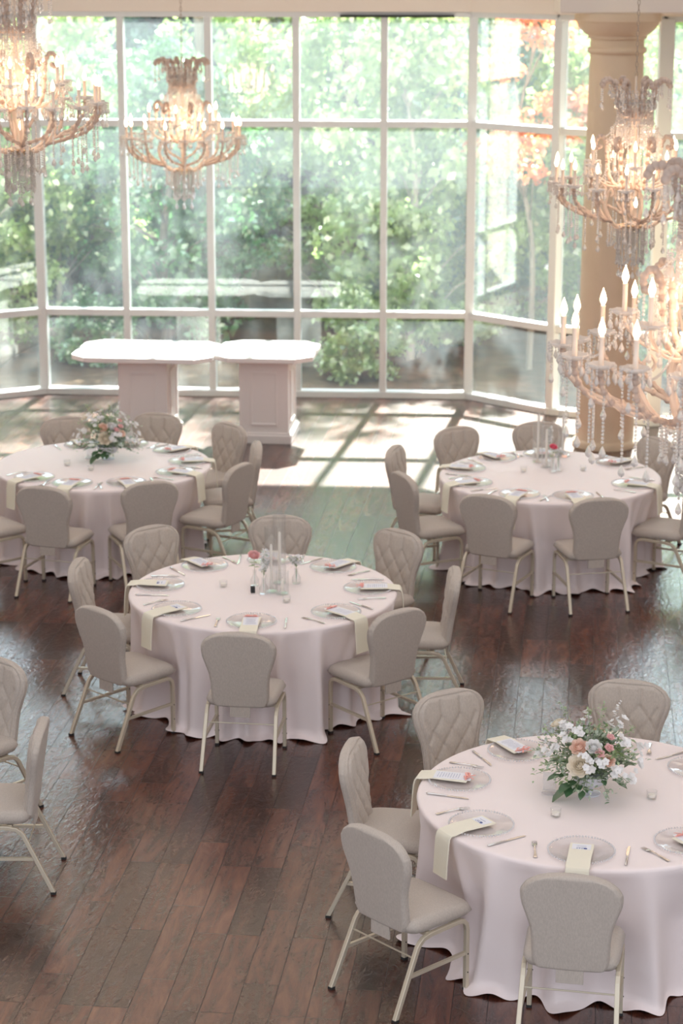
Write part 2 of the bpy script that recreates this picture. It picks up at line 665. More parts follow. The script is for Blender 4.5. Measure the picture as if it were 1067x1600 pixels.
# the floor stops along the window line: a polygon instead of a plain box
WL = at_z(72, 614, 0)
WL.z = 0
WYAW = rad(-3.4)
wd = Vector((math.cos(WYAW), math.sin(WYAW), 0))
wlen = (1.44 - WL.x) / wd.x
WR = WL + wd * wlen
PANE = wlen / 5.0


def fl(x, zc):
    """floor point in column x of the view, zc deep"""
    X = (x - 533.5) / F * zc
    Y = (zc - CAM_Z * ST) / CT
    return Vector((X, Y, 0))


WLL = WL + Vector((-3.2, -1.75, 0))
WP1 = fl(862, 23.62)
WP2 = fl(1018, 23.1)
WP3 = WP2 + Vector((3.0, 0.0, 0))
mbf = MB()
mbf.prism([(-11, 3.0), (11, 3.0), (11, WP3.y), (WP3.x, WP3.y), (WP2.x, WP2.y), (WP1.x, WP1.y), (WR.x, WR.y), (WL.x, WL.y), (WLL.x, WLL.y), (-11, WLL.y)], -0.12, 0.0)
struct('floor', mbf, M['floor'])

HEAD = 4.27
RAILS = (0.955, 3.08)


def frame_run(p, q, npane, name, first_post=True, last_post=True):
    """glazing bars of one run of windows, with its panes"""
    d = (q - p)
    L = d.length
    d.normalize()
    rz = math.atan2(d.y, d.x)
    mb = MB()

    def bar(s0, s1, z0, z1, th=0.13, off=0.0):
        c = p + d * ((s0 + s1) / 2)
        nrm = Vector((-d.y, d.x, 0))
        c = c + nrm * off
        mb.box((c.x, c.y, (z0 + z1) / 2), (s1 - s0, th, z1 - z0), rz)
    for i in range(npane + 1):
        s = L * i / npane
        if (i == 0 and not first_post) or (i == npane and not last_post):
            continue
        wd2 = 0.038 if 0 < i < npane else 0.05
        bar(s - wd2, s + wd2, 0.0, HEAD)
    bar(0, L, 0.0, 0.075, 0.16)
    for z in RAILS:
        bar(0, L, z - 0.038, z + 0.038, 0.11)
    bar(0, L, HEAD - 0.04, HEAD + 0.02, 0.15)
    fr = struct(name, mb, M['paint'], bevel=0.006)
    k = 0
    for i in range(npane):
        s0, s1 = L * i / npane, L * (i + 1) / npane
        zs = [0.075, RAILS[0], RAILS[1], HEAD - 0.04]
        for j in range(3):
            g = MB()
            c = p + d * ((s0 + s1) / 2) + Vector((-d.y, d.x, 0)) * 0.01
            g.box((c.x, c.y, (zs[j] + zs[j + 1]) / 2), (s1 - s0 - 0.06, 0.008, zs[j + 1] - zs[j] - 0.04), rz)
            struct('pane', g, M['pane'], parent=fr)
            # glazing bead around each pane
            k += 1
    return fr


frame_run(WL, WR, 5, 'window_1')
frame_run(WLL, WL, 3, 'window_2', last_post=False)
frame_run(WR, WP1, 1, 'window_3', first_post=False)
frame_run(WP1, WP2, 1, 'window_4', first_post=False)
frame_run(WP2, WP3, 2, 'window_5')
mb = MB()
mb.box((WP2.x, WP2.y - 0.02, HEAD / 2), (0.15, 0.16, HEAD))
struct('trim_1', mb, M['paint'], bevel=0.006)

# wall above the glass, ceiling, side returns
mb = MB()
pl = [WLL, WL, WR, WP1, WP2, WP3]
for a, b in zip(pl[:-1], pl[1:]):
    d = (b - a)
    rz = math.atan2(d.y, d.x)
    c = (a + b) / 2
    mb.box((c.x, c.y, (HEAD + 0.02 + 7.7) / 2), (d.length + 0.08, 0.22, 7.7 - HEAD - 0.02), rz)
struct('wall_front_upper', mb, M['cream'])
mb = MB()
mb.box(((-11 + WLL.x) / 2, WLL.y, 3.85), (11 + WLL.x, 0.22, 7.7))
struct('wall_front_left', mb, M['cream'])
mb = MB()
mb.box(((11 + WP3.x) / 2, WP3.y, 3.85), (11 - WP3.x, 0.22, 7.7))
struct('wall_front_right', mb, M['cream'])
mb = MB()
mb.box((0, 15.0, 7.8), (22.4, 21.0, 0.2))
struct('ceiling', mb, M['cream'])
for nm_, sx in (('wall_left', -1), ('wall_right', 1)):
    mb = MB()
    mb.box((sx * 8.6, 14.2, 3.85), (0.2, 17.6, 7.7))
    struct(nm_, mb, M['cream'])
CP = fl(944, 22.2)
mb = MB()
BX0 = fl(857, 21.9).x
mb.box(((BX0 + 11) / 2, CP.y, 4.36 + 0.35), (11 - BX0, 0.62, 0.70))
struct('beam', mb, M['cream'], bevel=0.01)

# slim dark track under the head of the glass
pa, pb = at_z(530, 14, 4.25), None
mb = MB()
q0 = WL + wd * (wlen * 0.70)
q1 = WL + wd * (wlen * 0.955)
c = (q0 + q1) / 2
mb.box((c.x, c.y - 0.10, 4.245), ((q1 - q0).length, 0.04, 0.028), WYAW)
tag(obj('head_strip', mb, M['dark_rubber']), 'slim dark track under the head of the tall window', 'strip')

# round column
mb = MB()
mb.lathe([(0.33, 0.0), (0.33, 0.05), (0.31, 0.07), (0.298, 0.09), (0.298, 0.26)], 48)
root = empty('round_column', (CP.x, CP.y, 0), label='tan round plaster column with moulded capital beside right windows', cat='column')
root['kind'] = 'structure'
obj('base', mb, M['column'], root)
mb = MB()
mb.lathe([(0.298, 0.26), (0.296, 1.4), (0.285, 2.8), (0.264, 3.98), (0.262, 4.02)], 48)
obj('shaft', mb, M['column'], root)
mb = MB()
mb.lathe([(0.262, 3.96), (0.285, 3.975), (0.292, 4.0), (0.285, 4.02), (0.265, 4.03), (0.265, 4.10), (0.29, 4.115), (0.29, 4.14), (0.33, 4.165), (0.385, 4.22), (0.41, 4.275), (0.425, 4.28), (0.425, 4.36)], 48)
obj('capital', mb, M['column'], root)

# ------------------------------------------------------------------ white pedestal tables by the glass
YAW = rad(-6.0)


def ped_table(name, cx_px, half_w, lab):
    z = 0.93
    front = at_z(cx_px, 560, z)
    back = at_z(cx_px, 532, z)
    c = (front + back) / 2
    hd = (back - front).length / 2
    root = empty(name, (c.x, c.y, 0), YAW, lab, 'table')
    ch = 0.17
    pts = [(-half_w, -hd + ch), (-half_w + ch, -hd), (half_w - ch, -hd), (half_w, -hd + ch), (half_w, hd - ch), (half_w - ch, hd), (-half_w + ch, hd), (-half_w, hd - ch)]
    mb = MB()
    mb.prism(pts, z - 0.055, z)
    obj('tabletop', mb, M['white'], root, smooth=False, bevel=0.008)
    mb = MB()
    bx, by = 0.255, 0.32
    mb.box((0, 0, 0.46), (2 * bx, 2 * by, 0.83))
    # raised panel moulding on the faces
    for sy in (-1, 1):
        y = sy * (by + 0.006)
        for (px, pz, w_, h_) in ((-0.13, 0.47, 0.022, 0.52), (0.13, 0.47, 0.022, 0.52), (0, 0.20, 0.282, 0.022), (0, 0.74, 0.282, 0.022)):
            mb.box((px, y, pz), (w_, 0.016, h_))
    for sx in (-1, 1):
        x = sx * (bx + 0.006)
        for (py, pz, w_, h_) in ((-0.18, 0.47, 0.022, 0.52), (0.18, 0.47, 0.022, 0.52), (0, 0.20, 0.382, 0.022), (0, 0.74, 0.382, 0.022)):
            mb.box((x, py, pz), (0.016, w_, h_))
    obj('pedestal', mb, M['white'], root, smooth=False, bevel=0.003)
    mb = MB()
    mb.box((0, 0, 0.045), (2 * bx + 0.07, 2 * by + 0.07, 0.09))
    mb.box((0, 0, 0.10), (2 * bx + 0.035, 2 * by + 0.035, 0.025))
    obj('plinth', mb, M['white'], root, smooth=False, bevel=0.006)
    return root


ped_table('pedestal_table', 231, 0.735, 'left white pedestal table with clipped corners, sunlit, by the tall window')
ped_table('pedestal_table', 418, 0.515, 'right white pedestal table with panelled square base and narrower top')


# ------------------------------------------------------------------ chairs
def catmull(pts, n=6, closed=False):
    out = []
    L = len(pts)
    pts = [Vector(p) for p in pts]
    for i in range(L if closed else L - 1):
        p0 = pts[(i - 1) % L] if (closed or i > 0) else pts[0]
        p1 = pts[i]
        p2 = pts[(i + 1) % L]
        p3 = pts[(i + 2) % L] if (closed or i + 2 < L) else pts[-1]
        for k in range(n):
            t = k / n
            out.append(0.5 * ((2 * p1) + (p2 - p0) * t + (2 * p0 - 5 * p1 + 4 * p2 - p3) * t * t + (3 * p1 - p0 - 3 * p2 + p3) * t ** 3))
    if not closed:
        out.append(pts[-1])
    return out


HW = [(0.000, 0.140), (0.012, 0.165), (0.042, 0.180), (0.104, 0.184), (0.166, 0.186), (0.229, 0.194), (0.291, 0.213), (0.348, 0.232), (0.390, 0.238), (0.426, 0.234), (0.463, 0.210), (0.489, 0.172), (0.506, 0.122), (0.516, 0.070), (0.520, 0.020)]
BH = 0.52


def halfw(v):
    return float(np.interp(v, [a for a, _ in HW], [b for _, b in HW]))


LEAN = rad(8)


def back_pt(x, y, v):
    """x across, y out of the back's mid plane (+ front), v up the back -> chair coordinates"""
    z = 0.40 + v * math.cos(LEAN) - (-y) * math.sin(LEAN) * 0.0
    yy = -0.205 - v * math.sin(LEAN) - 0.10 * max(0.0, v - 0.3) ** 2 + y
    return (x, yy, z + y * math.sin(LEAN))


BUT = []
rowz = [0.375, 0.295, 0.215, 0.135, 0.065]
rowx = [(-0.062, 0.062), (-0.125, 0.0, 0.125), (-0.062, 0.062), (-0.118, 0.0, 0.118), (-0.062, 0.062)]
for z_, xs_ in zip(rowz, rowx):
    for x_ in xs_:
        BUT.append((x_, z_))
SEG = []
for i in range(len(rowz) - 1):
    for a in rowx[i]:
        for b in rowx[i + 1]:
            if abs(a - b) < 0.09:
                SEG.append(((a, rowz[i]), (b, rowz[i + 1])))
for a in rowx[0]:
    SEG.append(((a, rowz[0]), (a * 1.05, 0.47)))
for r_ in (1, 3):
    for sx in (-1, 1):
        SEG.append(((sx * abs(rowx[r_][0]), rowz[r_]), (sx * 0.165, rowz[r_] + 0.07)))
        SEG.append(((sx * abs(rowx[r_][0]), rowz[r_]), (sx * 0.158, rowz[r_] - 0.06)))


def make_backrest():
    nu, nv = 72, 88
    vs, fs = [], []
    V = []
    for j in range(nv + 1):
        s = j / nv
        V.append(BH * (0.5 - 0.5 * math.cos(PI * s)) * 0.55 + BH * s * 0.45)
    segA = np.array([s[0] for s in SEG])
    segB = np.array([s[1] for s in SEG])
    but = np.array(BUT)
    front = []
    for j, v in enumerate(V):
        hw = halfw(v)
        row = []
        for i in range(nu + 1):
            u = -1 + 2 * i / nu
            u = math.sin(u * PI / 2) * 0.4 + u * 0.6
            x = u * hw
            ev = min(v, BH - v)
            eu = hw * (1 - abs(u))
            pe = min(1.0, eu / 0.03)
            pv = min(1.0, ev / 0.03)
            prof = math.sqrt(max(0, 1 - (1 - pe) ** 2)) * math.sqrt(max(0, 1 - (1 - pv) ** 2))
            e = min(eu, ev * 1.0 + 0.0)
            y = 0.026 * prof
            if e > 0.028:
                p = np.array((x, v))
                ab = segB - segA
                t = np.clip(((p - segA) * ab).sum(1) / (ab * ab).sum(1), 0, 1)
                q = segA + ab * t[:, None]
                d = np.sqrt(((p - q) ** 2).sum(1)).min()
                db = np.sqrt(((p - but) ** 2).sum(1)).min()
                bulge = min(1, (e - 0.028) / 0.02)
                y += 0.0125 * bulge * (1 - math.exp(-(d / 0.014) ** 1.2)) - 0.010 * math.exp(-(db / 0.010) ** 2)
            y -= 0.007 * math.exp(-((e - 0.028) / 0.0035) ** 2)
            row.append(len(vs))
            vs.append(back_pt(x, y + 0.012, v))
        front.append(row)
    back = []
    for j, v in enumerate(V):
        hw = halfw(v)
        row = []
        for i in range(nu + 1):
            if i in (0, nu) or j in (0, nv):
                row.append(front[j][i])
                continue
            u = -1 + 2 * i / nu
            u = math.sin(u * PI / 2) * 0.4 + u * 0.6
            eu = hw * (1 - abs(u))
            ev = min(v, BH - v)
            prof = math.sqrt(max(0, 1 - (1 - min(1, eu / 0.02)) ** 2)) * math.sqrt(max(0, 1 - (1 - min(1, ev / 0.02)) ** 2))
            row.append(len(vs))
            vs.append(back_pt(u * hw, 0.012 - 0.026 * prof - 0.006 * (1 - u * u), v))
        back.append(row)
    for j in range(nv):
        for i in range(nu):
            fs.append((front[j][i], front[j][i + 1], front[j + 1][i + 1], front[j + 1][i]))
            fs.append((back[j][i], back[j + 1][i], back[j + 1][i + 1], back[j][i + 1]))
    m = MB()
    m.add(vs, fs)
    return m


def make_seat():
    nu, nv = 28, 28
    m = MB()
    vs, fs = [], []
    top, bot = [], []
    for j in range(nv + 1):
        v = -1 + 2 * j / nv
        rt, rb = [], []
        for i in range(nu + 1):
            u = -1 + 2 * i / nu
            # rounded-square plan
            k = (abs(u) ** 8 + abs(v) ** 8) ** (1 / 8)
            sq = max(abs(u), abs(v)) / k if k > 0 else 1
            x = u * sq * (0.232 + 0.006 * v)
            y = 0.0 + v * sq * 0.215
            e = 1 - max(abs(u), abs(v))
            p = math.sqrt(max(0, 1 - (1 - min(1, e / 0.16)) ** 2))
            zt = 0.435 + 0.038 * p + 0.018 * (1 - u * u) * (1 - v * v) - 0.012 * max(0, v) ** 2
            rt.append(len(vs))
            vs.append((x, y, zt))
            if i in (0, nu) or j in (0, nv):
                rb.append(rt[-1])
            else:
                rb.append(len(vs))
                vs.append((x, y, 0.435 - 0.036 * p))
        top.append(rt)
        bot.append(rb)
    for j in range(nv):
        for i in range(nu):
            fs.append((top[j][i], top[j][i + 1], top[j + 1][i + 1], top[j + 1][i]))
            fs.append((bot[j][i], bot[j + 1][i], bot[j + 1][i + 1], bot[j][i + 1]))
    m.add(vs, fs)
    return m


def make_chair():
    root = empty('banquet_chair', (0, 0, 0))
    obj('seat', make_seat(), M['fabric'], root, auto=False)
    b = obj('backrest', make_backrest(), M['fabric'], root, auto=False)
    # piping round the front of the back
    mb = MB()
    path = []
    for sgn in (1, -1):
        seq = HW if sgn == 1 else HW[::-1]
        for v, hw in seq:
            path.append(back_pt(sgn * (hw - 0.002), 0.022, v * 0.985 + 0.004))
    mb.tube(catmull(path, 3, True), 0.0035, 6, closed=True)
    obj('piping', mb, M['fabric'], b)
    mb = MB()
    mb.box((0, -0.216, 0.375), (0.13, 0.010, 0.075))
    obj('fabric_tab', mb, M['fabric'], b, smooth=False, bevel=0.002)
    R = 0.0165
    for s in (-1, 1):
        x = s * 0.222
        mb = MB()
        mb.tube([(x, 0.160, 0.004), (x, 0.160, 0.33), (x, 0.153, 0.362), (x, 0.135, 0.382), (x, 0.105, 0.390)], R, 4)
        l = obj('leg', mb, M['frame_metal'], root, bevel=0.003, smooth=False)
        c = MB()
        c.box((x, 0.160, 0.007), (0.0265, 0.0265, 0.014))
        obj('foot_cap', c, M['dark_rubber'], l, smooth=False)
        c = MB()
        for z in (0.10, 0.20):
            c.ball((x - s * 0.012, 0.160, z), 0.004, 6, 4)
            c.ball((x + s * 0.012, 0.160, z), 0.004, 6, 4)
        obj('screw', c, M['dark_rubber'], l)
        mb = MB()
        mb.tube([(x, 0.11, 0.390), (x, -0.09, 0.386), (x, -0.14, 0.376), (x, -0.168, 0.352)], R, 4)
        obj('seat_rail', mb, M['frame_metal'], root, bevel=0.003, smooth=False)
        mb = MB()
        xr = s * 0.232
        mb.tube([(x, -0.155, 0.366), (x, -0.178, 0.34), (xr, -0.335, 0.004)], R, 4)
        l = obj('leg', mb, M['frame_metal'], root, bevel=0.003, smooth=False)
        c = MB()
        c.box((xr, -0.332, 0.007), (0.0265, 0.028, 0.014))
        obj('foot_cap', c, M['dark_rubber'], l, smooth=False)
        mb = MB()
        mb.tube([(x, 0.155, 0.205), (x * 1.01, -0.238, 0.205)], 0.012, 4)
        obj('stretcher', mb, M['frame_metal'], root, smooth=False)
    mb = MB()
    mb.tube([(-0.224, -0.202, 0.292), (0.224, -0.202, 0.292)], 0.0045, 8)
    obj('cross_rod', mb, M['frame_metal'], root)
    mb = MB()
    mb.box((0, 0.11, 0.388), (0.43, 0.03, 0.02))
    mb.box((0, -0.10, 0.388), (0.43, 0.03, 0.02))
    obj('seat_support', mb, M['frame_metal'], root, smooth=False)
    return root


TABLE_PX = {'front': (927, 1253), 'middle': (411, 926), 'left': (161, 727), 'right': (859, 745)}
TABLE_NAME = {'front': 'front right table', 'middle': 'middle table', 'left': 'back left table', 'right': 'back right table'}
TZ = 0.762
TR = 0.914
TC = {}
for k_, (px, py) in TABLE_PX.items():
    # the centre of the seen ellipse is a little nearer than the true centre
    p = at_z(px, py, TZ)
    zc = (p.y * CT + (CAM_Z - TZ) * ST)
    zc2 = (zc + math.sqrt(zc * zc + 4 * (TR * CT) ** 2)) / 2
    TC[k_] = at_d(533.5 + (px - 533.5) * zc / zc2 * (zc2 / zc), 800 - 0, zc2)
    X = (px - 533.5) / F * zc2
    TC[k_] = Vector((X, (zc2 - (CAM_Z - TZ) * ST) / CT, 0))

chair0 = make_chair()
first = [True]
SEATS = {}


def place_chair(tab, tx, ty, seat, desc, dyaw=0.0, setting=True):
    """tx, ty: where the top middle of the backrest shows"""
    top = at_z(tx, ty, 0.905)
    c = TC[tab]
    d = Vector((c.x - top.x, c.y - top.y))
    a = math.atan2(d.y, d.x) + rad(dyaw)
    # backrest top sits 0.32 behind the seat centre
    loc = Vector((top.x + math.cos(a) * 0.272, top.y + math.sin(a) * 0.272, 0))
    rad_seat = (Vector((loc.x, loc.y)) - Vector((c.x, c.y))).length
    rz = a - PI / 2
    global chair0
    lab = desc
    grp = 'beige banquet chairs around the tables'
    if first[0]:
        first[0] = False
        chair0.location = loc
        chair0.rotation_euler = (0, 0, rz)
        tag(chair0, lab, 'chair', grp)
        o = chair0
    else:
        o = dup(chair0, loc, rz, lab, grp)
    print('chair', tab, seat, 'seat radius %.2f' % rad_seat, 'ang %.0f' % math.degrees(math.atan2(loc.y - c.y, loc.x - c.x)))
    if setting:
        SEATS.setdefault(tab, []).append((math.atan2(loc.y - c.y, loc.x - c.x), seat))
    return o


place_chair('front', 893, 1370, 'near seat', 'beige upholstered chair seen from behind, pushed up to the front right table', 0)
place_chair('front', 582, 1299, 'near left seat', 'beige chair turned toward the front right table, at its near left side', 8)
place_chair('front', 545, 1163, 'left seat', 'beige tufted chair seen edge-on at the left side of front right table', 4)
place_chair('front', 697, 1080, 'far left seat', 'beige tufted chair behind the front right table, left of its flowers', 0)
place_chair('front', 985, 1064, 'far seat', 'beige tufted chair behind the flower bowl on the front right table', 0)

place_chair('middle', 371, 991, 'near seat', 'beige upholstered chair seen squarely from behind at the middle table', -3)
place_chair('middle', 152, 952, 'near left seat', 'beige chair at near left side of the middle table, seat in view', 6)
place_chair('middle', 119, 877, 'left seat', 'beige tufted chair seen nearly edge-on at left side of middle table', 2)
place_chair('middle', 233, 823, 'far left seat', 'beige tufted chair at the far left of the middle table', 0)
place_chair('middle', 438, 806, 'far seat', 'beige chair behind the glass candle cylinders of the middle table', 0)
place_chair('middle', 626, 829, 'far right seat', 'beige tufted chair at far right of the middle table', 0)
place_chair('middle', 714, 891, 'right seat', 'beige chair seen side-on at the right of the middle table', 0)
place_chair('middle', 624, 955, 'near right seat', 'beige chair seen from behind at near right of the middle table', -6)

place_chair('left', 66, 762, 'near left seat', 'beige chair seen from behind at near left of the back left table', -4)
place_chair('left', 235, 754, 'near seat', 'beige chair seen from behind, nearest the camera at the back left table', 0)
place_chair('left', 376, 727, 'near right seat', 'beige chair with back turned at near right of the back left table', 0)
place_chair('left', 404, 693, 'right seat', 'beige chair seen edge-on at right side of the back left table', 0)
place_chair('left', 361, 662, 'far right seat', 'beige tufted chair at far right of back left table, before white pedestal', 0)
place_chair('left', 247, 646, 'far seat', 'beige chair behind the back left table, right of its flower bowl', 0)
place_chair('left', 101, 652, 'far left seat', 'beige chair behind the back left table, left of its flower bowl', 0)
place_chair('left', -62, 745, 'left seat', 'beige chair cut by the left picture edge at the back left table', -5)

place_chair('right', 761, 775, 'near left seat', 'beige chair seen from behind at near left of the back right table', 0)
place_chair('right', 938, 780, 'near right seat', 'beige chair seen from behind at near right of the back right table', 0)
place_chair('right', 628, 741, 'left seat', 'beige chair in profile at left of back right table, seat in view', 0)
place_chair('right', 614, 699, 'far left seat', 'beige chair seen edge-on at the sunny left side of back right table', 0)
place_chair('right', 711, 668, 'back left seat', 'beige tufted chair behind the left part of the back right table', 0)
place_chair('right', 842, 660, 'back seat', 'beige chair behind the taper candles of the back right table', 0)
place_chair('right', 1092, 745, 'right seat', 'beige chair at right of back right table, under the near chandelier', 0)
place_chair('right', 1030, 685, 'far right seat', 'beige chair far right of back right table, behind hanging crystals', 0)

# two chairs of a table beyond the left picture edge
TC['edge'] = Vector((-2.95, 11.05, 0))
place_chair('edge', 2, 1030, 'x', 'beige tufted chair cut by the left picture edge, upper of the two', 0, False)
place_chair('edge', 66, 1131, 'x', 'beige chair at the left picture edge, back turned, near bare floor', 0, False)


# ------------------------------------------------------------------ tablecloths
# add the seats of the front table that lie beyond the right edge: only their settings can show
a_far = [a for a, s in SEATS['front'] if s == 'far seat'][0]
a_near = [a for a, s in SEATS['front'] if s == 'near seat'][0]
SEATS['front'].append((a_near + rad(46), 'near right seat'))
SEATS['front'].append((a_far - rad(42), 'far right seat'))
def make_cloth(tab, seed, lab):
    rnd = random.Random(seed)
    c = TC[tab]
    n = 420
    # fold centres with uneven spacing
    ang = []
    a = rnd.random()
    while a < 2 * PI + 0.0:
        ang.append(a)
        a += rnd.uniform(0.17, 0.42)
    amps = [rnd.uniform(0.4, 1.0) for _ in ang]
    wid = [rnd.uniform(0.045, 0.085) for _ in ang]
    lean = [rnd.uniform(-0.10, 0.10) for _ in ang]
    ph = [rnd.random() * 6.28 for _ in range(4)]
    seats = [a_ for a_, _s in SEATS[tab]]
    vs, fs, rings = [], [], []

    def ring(r, z, fold, puddle=0.0, t=0.0):
        row = []
        for k in range(n):
            th = 2 * PI * k / n
            dsp = 0.0
            if fold:
                for a0, am, wi, le in zip(ang, amps, wid, lean):
                    d = (th - a0 - le * t + PI) % (2 * PI) - PI
                    dsp += am * math.exp(-(d / (wi * (0.75 + 0.35 * t))) ** 2)
                dsp -= 0.42
                dsp += 0.12 * math.sin(5 * th + ph[0]) + 0.08 * math.sin(23 * th + ph[1] + 2 * t)
            rr = r + fold * dsp
            if t > 0:
                for sa in seats:
                    d = abs((th - sa + PI) % (2 * PI) - PI)
                    k0 = 1 / (1 + math.exp((d - 0.31) / 0.035))
                    rr -= 0.105 * min(1, t * 2.2) * k0
            if puddle:
                rr += puddle * (0.5 + 0.5 * math.sin(7 * th + ph[2])) * (0.6 + 0.4 * math.sin(17 * th + ph[3])) + puddle * 0.5 * max(0, dsp)
            zz = z
            if puddle:
                zz = z + 0.010 * (1 + math.sin(31 * th + ph[3]))
            row.append(len(vs))
            vs.append((rr * math.cos(th), rr * math.sin(th), zz))
        rings.append(row)
    vs.append((0, 0, TZ))
    for r in (0.15, 0.35, 0.6, 0.8, 0.88, 0.900):
        ring(r, TZ, 0)
    ring(0.909, TZ - 0.003, 0)
    ring(0.914, TZ - 0.009, 0)
    ring(0.917, TZ - 0.02, 0.001)
    for i in range(1, 22):
        t = i / 21
        z = TZ - 0.02 - (TZ - 0.02 - 0.045) * t
        ring(0.917 + 0.022 * t, z, 0.006 + 0.100 * t ** 0.7, 0, t)
    ring(0.945, 0.020, 0.108, 0.02, 1)
    ring(0.955, 0.006, 0.11, 0.05, 1)
    ring(0.962, 0.003, 0.12, 0.075, 1.02)
    for k in range(n):
        fs.append((0, rings[0][k], rings[0][(k + 1) % n]))
    for a_, b_ in zip(rings[:-1], rings[1:]):
        for k in range(n):
            l = (k + 1) % n
            fs.append((a_[k], b_[k], b_[l], a_[l]))
    m = MB()
    m.add(vs, fs)
    o = obj('tablecloth', m, M['cloth'], auto=False, loc=(c.x, c.y, 0))
    tag(o, lab, 'tablecloth', 'blush cloths over the round banquet tables')
    return o


make_cloth('front', 3, 'blush floor-length cloth draped over the round table at front right')
make_cloth('middle', 8, 'blush floor-length cloth on the round middle table with candle cylinders')
make_cloth('left', 21, 'blush floor-length cloth on the back left round table with flower bowl')
make_cloth('right', 34, 'blush floor-length cloth on the back right round table, nearest the column')

# ------------------------------------------------------------------ place settings
TOP = TZ + 0.0008


def mk_charger():
    root = empty('charger_plate')
    mb = MB()
    mb.lathe([(0.001, 0.004), (0.10, 0.004), (0.112, 0.006), (0.150, 0.013), (0.160, 0.014), (0.160, 0.010), (0.150, 0.008), (0.112, 0.001), (0.10, 0.0), (0.001, 0.0)], 48, cap0=True, cap1=True)
    obj('plate', mb, M['charger'], root)
    mb = MB()
    for k in range(66):
        a = 2 * PI * k / 66
        mb.ball((0.1625 * math.cos(a), 0.1625 * math.sin(a), 0.0125), 0.0056, 6, 4)
    obj('beaded_rim', mb, M['bead'], root)
    return root


def mk_napkin(h):
    """folded napkin: lies on the plate, +y is outward and it hangs over the table edge"""
    mb = MB()
    w_ = 0.058
    edge = 0.215
    path = [(-0.05, 0.021), (0.0, 0.021), (0.08, 0.021), (0.135, 0.022), (edge - 0.045, 0.017), (edge - 0.012, 0.0125), (edge + 0.006, 0.0105), (edge + 0.016, -0.002), (edge + 0.021, -0.025), (edge + 0.026, -0.08), (edge + 0.030, -0.14), (edge + 0.034, -h)]
    th = 0.007
    vs, fs = [], []
    for i, (y, z) in enumerate(path):
        a = path[max(i - 1, 0)]
        b = path[min(i + 1, len(path) - 1)]
        d = Vector((b[0] - a[0], b[1] - a[1])).normalized()
        nrm = Vector((-d.y, d.x))
        ww = w_ * (1 + 0.02 * math.sin(i * 1.7))
        for sx in (-1, 1):
            for s in (-1, 1):
                vs.append((sx * ww, y + nrm.x * s * th / 2, z + nrm.y * s * th / 2))
    n_ = len(path)
    for i in range(n_ - 1):
        o, p = i * 4, (i + 1) * 4
        fs += [(o + 1, o + 3, p + 3, p + 1), (o + 2, o, p, p + 2), (o, o + 1, p + 1, p), (o + 3, o + 2, p + 2, p + 3)]
    fs += [(0, 2, 3, 1), ((n_ - 1) * 4 + 1, (n_ - 1) * 4 + 3, (n_ - 1) * 4 + 2, (n_ - 1) * 4)]
    mb.add(vs, fs)
    o = obj('napkin', mb, M['napkin'], bevel=0.002)
    return o


def script_lines(mb, x0, x1, ys, z, rnd, amp=0.0016, rr=0.00045):
    for y in ys:
        L = (x1 - x0) * rnd.uniform(0.55, 0.95)
        c = (x0 + x1) / 2
        k = int(L / 0.0022)
        pts = [(c - L / 2 + L * i / k, y + amp * math.sin(i * 2.1) * rnd.uniform(0.5, 1.3), z) for i in range(k + 1)]
        mb.tube(pts, rr, 4)


def mk_menu():
    root = empty('menu_card')
    mb = MB()
    mb.box((0, -0.02, 0.0), (0.098, 0.20, 0.0012))
    obj('card', mb, M['card'], root, smooth=False)
    mb = MB()
    rnd = random.Random(5)
    script_lines(mb, -0.04, 0.04, [0.06 - 0.014 * i for i in range(9)], 0.0011, rnd)
    obj('lettering', mb, M['ink'], root)
    mb = MB()
    # coral bow tied near the inner end
    for s in (-1, 1):
        pts = [(0, -0.095, 0.003), (s * 0.018, -0.085, 0.012), (s * 0.038, -0.092, 0.010), (s * 0.030, -0.104, 0.006), (0, -0.095, 0.004)]
        pth = catmull(pts, 5)
        for i in range(len(pth) - 1):
            p, q = pth[i], pth[i + 1]
            mb.add([(p.x, p.y - 0.006, p.z), (p.x, p.y + 0.006, p.z), (q.x, q.y + 0.006, q.z), (q.x, q.y - 0.006, q.z)], [(0, 1, 2, 3)])
        pts = [(0, -0.095, 0.004), (s * 0.012, -0.115, 0.004), (s * 0.028, -0.135, 0.002)]
        pth = catmull(pts, 5)
        for i in range(len(pth) - 1):
            p, q = pth[i], pth[i + 1]
            mb.add([(p.x - 0.006, p.y, p.z), (p.x + 0.006, p.y, p.z), (q.x + 0.006, q.y, q.z), (q.x - 0.006, q.y, q.z)], [(0, 1, 2, 3)])
    mb.box((0, -0.095, 0.004), (0.10, 0.009, 0.002))
    mb.ball((0, -0.095, 0.007), 0.006, 8, 5)
    r_ = obj('ribbon', mb, M['ribbon'], root)
    s_ = r_.modifiers.new('solid', 'SOLIDIFY')
    s_.thickness = 0.0008
    return root


def mk_namecard():
    root = empty('place_card')
    mb = MB()
    mb.box((0, 0, 0.0), (0.092, 0.062, 0.0012))
    obj('card', mb, M['card'], root, smooth=False)
    mb = MB()
    rnd = random.Random(7)
    script_lines(mb, -0.034, 0.034, [0.004, -0.014], 0.0011, rnd, 0.0028, 0.0006)
    obj('lettering', mb, M['ink'], root)
    mb = MB()
    for k in range(5):
        mb.ball((0.020 + 0.006 * math.cos(k * 1.3), -0.022 + 0.005 * math.sin(k * 1.3), 0.0012), 0.0042, 6, 4, 0.3)
    for k in range(3):
        mb.ball((-0.02 + k * 0.012, -0.024 + 0.002 * (k % 2), 0.0012), 0.0035, 6, 4, 0.3)
    obj('blue_print', mb, M['blueflower'], root)
    return root


